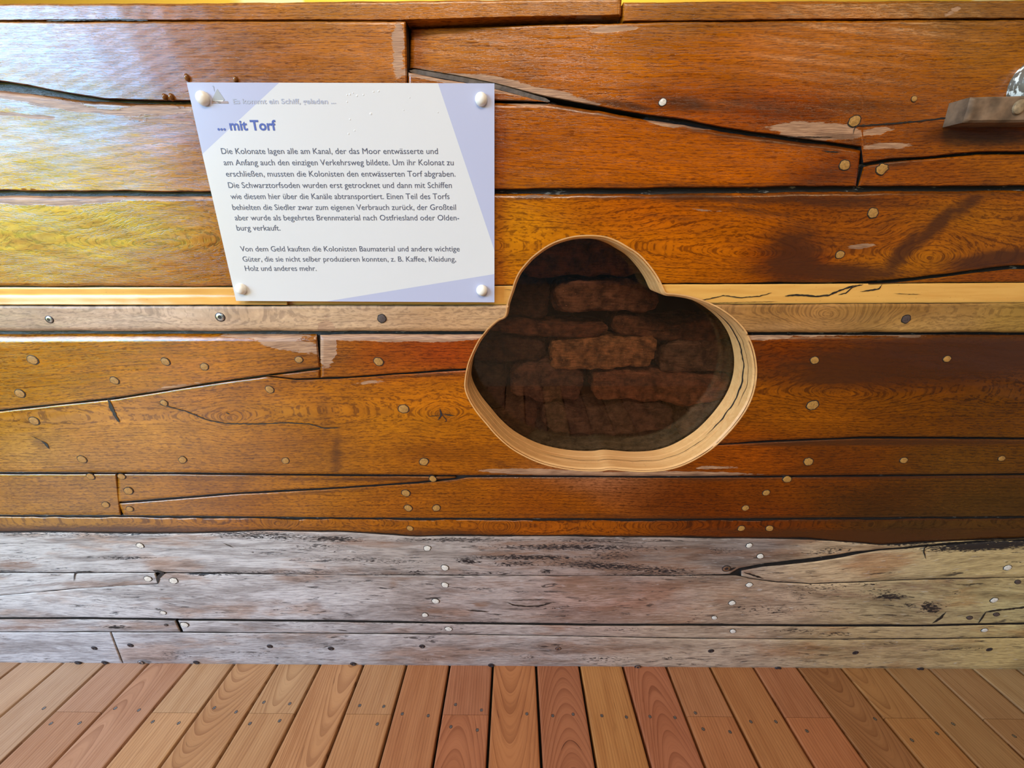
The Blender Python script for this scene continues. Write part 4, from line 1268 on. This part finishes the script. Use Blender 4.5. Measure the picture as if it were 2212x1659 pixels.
# ------------------------------------------------------------------ deck floor
def deck_mat():
    mt, nt, b = new_mat('larch_deck')
    g = node(nt, 'ShaderNodeAttribute', attribute_name='grain')
    oi = node(nt, 'ShaderNodeObjectInfo')
    gs = node(nt, 'ShaderNodeSeparateXYZ', {0: g.outputs['Vector']})
    gv = g.outputs['Vector']
    tc = node(nt, 'ShaderNodeTexCoord').outputs['Object']
    wv = noise_n(nt, vmul(nt, gv, (3.0, .5, 2.0)), 1.0, 3.0)
    ring = math_n(nt, 'MULTIPLY_ADD', wv, 1.8, gs.outputs[1])
    fr = math_n(nt, 'FRACT', ring)
    late = math_n(nt, 'POWER', fr, 3.0)
    fib = noise_n(nt, vmul(nt, gv, (14.0, 7.0, 3.0)), 1.0, 3.0, .6)
    mot = noise_n(nt, vmul(nt, gv, (5.0, .3, 9.0)), 1.0, 3.0)
    st = noise_n(nt, vmul(nt, gv, (9.0, 3.0, 17.0)), 1.0, 3.0, .6)
    c = oi.outputs['Color']
    c = mixc(nt, sstep(nt, mot, .35, .7, 0, .5), c, vmul(nt, c, (.74, .62, .52)))
    c = mixc(nt, math_n(nt, 'MULTIPLY', late, .6), c, vmul(nt, c, (.46, .32, .24)))
    c = mixc(nt, sstep(nt, fib, .48, .7, 0, .35), c, vmul(nt, c, (.55, .45, .4)))
    c = mixc(nt, sstep(nt, st, .67, .73, 0, .8), c, vmul(nt, c, (.32, .24, .2)))
    link(nt, c, b.inputs['Base Color'])
    b.inputs['Roughness'].default_value = .45
    bp = node(nt, 'ShaderNodeBump', {'Height': math_n(nt, 'ADD', late, fib), 'Strength': .25, 'Distance': .0015})
    link(nt, bp.outputs[0], b.inputs['Normal'])
    return mt


M_DECK = deck_mat()
floor = empty('floor', (0, 0, 0), kind='structure')
xa = ground(37, 1440)[0]
xb = ground(2197, 1452)[0]
PITCH_B = (ground(2014, 1451)[0] - ground(130, 1437)[0]) / 20
X1 = ground(130, 1437)[0]
GAP = .0075
JOINTS = {2, 4, 6, 8, 10, 15, 17, 19, 21, -2}
YJ = float(ground(1106, 1545)[1])
DECK_COL = ['b39478', 'b09278', 'b08a70', 'ae8468', 'b4906c', 'b0865e', 'b08a64', 'aa7c54', 'ac8058', 'a87048', '9a6344', 'a2683e', '985e3e', 'a4703e', '965c3e', 'a06a44', 'a06a3e', '96603e', '8c5e38', '90663c', '906a42', '886644', '8c704e', '8a7252']
BOARDS = []
rd = random.Random(5)
for k in range(-10, 34):
    xl_, xr_ = X1 + (k - 1) * PITCH_B + GAP / 2, X1 + k * PITCH_B - GAP / 2
    # board k lies between boundary k and k+1 counted from the left of the photograph
    xl_, xr_ = xl_ + 0, xr_ + 0
    parts = [(-.9, YJ - .0007), (YJ + .0007, 1.9)] if k in JOINTS else [(-.9, 1.9)]
    for pi_, (ya, yb_) in enumerate(parts):
        nx_, ny_ = 30, int((yb_ - ya) / .02)
        xs = np.concatenate([[xl_, xl_ + .0015, xl_ + .004], np.linspace(xl_ + .008, xr_ - .008, nx_), [xr_ - .004, xr_ - .0015, xr_]])
        zs = np.concatenate([[-.004, -.001, 0], np.zeros(nx_), [0, -.001, -.004]])
        ys = np.linspace(ya, yb_, ny_)
        Xg, Yg = np.meshgrid(xs, ys)
        Zg = np.broadcast_to(zs, Xg.shape) - .0
        mb = MB()
        ii = np.arange(Xg.size).reshape(Xg.shape)
        mb.add(np.stack([Xg, Yg, Zg], -1).reshape(-1, 3), np.stack([ii[:-1, :-1], ii[:-1, 1:], ii[1:, 1:], ii[1:, :-1]], -1).reshape(-1, 4).tolist())
        nv_ = Xg.size
        # sides and underside
        rim = list(ii[0, :]) + list(ii[1:, -1]) + list(ii[-1, -2::-1]) + list(ii[-2:0:-1, 0])
        rv = np.stack([Xg, Yg, Zg], -1).reshape(-1, 3)[rim].copy()
        rv[:, 2] = -.027
        mb.v.append(rv)
        nr2 = len(rim)
        for i in range(nr2):
            mb.f.append([int(rim[(i + 1) % nr2]), int(rim[i]), mb.n + i, mb.n + (i + 1) % nr2])
            mb.m.append(0)
        mb.f.append([mb.n + i for i in range(nr2)][::-1])
        mb.m.append(0)
        mb.n += nr2
        o = build('floor_board', mb, M_DECK, floor)
        c = DECK_COL[max(0, min(len(DECK_COL) - 1, k))]
        cl = np.array(lin(c)) * rd.uniform(.9, 1.1)
        if pi_ == 0 and k in JOINTS:
            cl = cl * np.array([1.05, .98, .9])
        o.color = tuple(cl) + (1,)
        sd = rd.randint(0, 999)
        vco = mb.verts()
        xc = (xl_ + xr_) / 2
        typ = rd.random()
        if k == 12:
            cc, aa, bb = xc + .012, 900, 26
        elif typ < .45:
            cc, aa, bb = xc + rd.uniform(-.04, .04), rd.uniform(500, 1100), rd.choice([-1, 1]) * rd.uniform(10, 30)
        else:
            cc, aa, bb = xc + rd.choice([-1, 1]) * rd.uniform(.10, .2), rd.uniform(700, 1300), rd.uniform(-6, 6)
        rg = aa * (vco[:, 0] - cc) ** 2 * (1 if typ < .45 or k == 12 else .6) + bb * vco[:, 1] + .5 * np.sin(vco[:, 1] * 7 + sd)
        if not (typ < .45 or k == 12):
            rg = (vco[:, 0] - xl_) / .0085 + .6 * np.sin(vco[:, 1] * 5 + sd) + bb * .2 * vco[:, 1]
        at = o.data.attributes.new('grain', 'FLOAT_VECTOR', 'POINT')
        at.data.foreach_set('vector', np.stack([vco[:, 1], rg, np.full(len(vco), sd * 1.3)], 1).ravel().astype(np.float32))
        BOARDS.append((xl_, xr_, ya, yb_, o))
for px_, py_ in ((110, 1563), (172, 1562), (330, 1559), (386, 1562), (540, 1563), (604, 1557), (463, 1529), (510, 1538), (570, 1517), (626, 1520), (300, 1534), (249, 1530), (95, 1530), (777, 1524), (829, 1526), (869, 1542), (925, 1546), (815, 1564),
                 (984, 1522), (1040, 1534), (974, 1570), (1031, 1577), (1138, 1542), (1194, 1546), (1238, 1543), (1300, 1546), (1353, 1549), (1404, 1548), (1458, 1550), (1502, 1540), (1519, 1575), (1577, 1581), (1622, 1559), (1676, 1559), (1743, 1579),
                 (1890, 1553), (1970, 1599), (2024, 1584), (2059, 1564), (2191, 1590)):
    g0 = ground(px_, py_)
    for xl_, xr_, ya, yb_, o in BOARDS:
        if xl_ + .008 < g0[0] < xr_ - .008 and ya + .004 < g0[1] < yb_ - .004:
            mb = MB()
            disc_on(mb, g0, np.array([0, 0, 1.0]), .0034, [(1.5, -.002), (1.4, .0003), (1.05, .0004), (1, .0003), (.6, .0006), (.45, .0004), (.0001, .0004)], 14)
            for i in range(len(mb.f)):
                mb.m[i] = 0 if i // 14 in (3, 4) else 1  # dark surround and recess stand in for shade around the sunk head
            build('screw', mb, [M_STEEL, M_RUST_SHADE], o)
            break
mb = MB()
box(mb, (-3.7, -.9, -.09), (3.7, 1.9, -.06))
build('floor_underlay', mb, simple('dark_underlay', (.012, .009, .007), .9), floor, smooth=0)

# ------------------------------------------------------------------ the hall around it
M_WALL = simple('hall_wall', (.12, .105, .09), .8, 0, .08, 3)
M_FL2 = simple('hall_floor', (.22, .13, .075), .5, 0, .2, 8)
mb = MB()
box(mb, (-4.1, -4.5, -.06), (4.1, -.9, 0.0))
box(mb, (-4.1, -.9, -.06), (-3.7, 3.4, 0.0))
box(mb, (3.7, -.9, -.06), (4.1, 3.4, 0.0))
build('floor_hall', mb, M_FL2, smooth=0, kind='structure')
WY0, WY1, WZ0, WZ1 = -3.55, -.45, .35, 4.0
mb = MB()
box(mb, (-4.1, -4.5, 0), (-4.0, WY0, 4.4))
box(mb, (-4.1, WY1, 0), (-4.0, 3.4, 4.4))
box(mb, (-4.1, WY0, 0), (-4.0, WY1, WZ0))
box(mb, (-4.1, WY0, WZ1), (-4.0, WY1, 4.4))
build('wall_left', mb, M_WALL, smooth=0, kind='structure')
mb = MB()
box(mb, (4.0, -4.5, 0), (4.1, 3.4, 4.4))
build('wall_right', mb, M_WALL, smooth=0, kind='structure')
mb = MB()
box(mb, (-4.1, -4.6, 0), (4.1, -4.5, 4.4))
build('wall_rear', mb, M_WALL, smooth=0, kind='structure')
mt, nt, b = new_mat('yellow_boards')
tc = node(nt, 'ShaderNodeTexCoord').outputs['Object']
sx = node(nt, 'ShaderNodeSeparateXYZ', {0: tc})
nn = noise_n(nt, vmul(nt, tc, (2.2, 1.0, 1.0)), 1.0, 1.0)
c = mixc(nt, sstep(nt, nn, .55, .60), (.80, .52, .06), (.90, .80, .50))
link(nt, c, b.inputs['Base Color'])
b.inputs['Roughness'].default_value = .6
mb = MB()
box(mb, (-4.1, 3.3, 0), (4.1, 3.4, 4.4))
build('wall_far', mb, mt, smooth=0, kind='structure')
mb = MB()
box(mb, (-4.1, -4.6, 4.4), (4.1, 3.4, 4.5))
build('ceiling', mb, simple('ceiling_paint', (.62, .58, .50), .8), smooth=0, kind='structure')
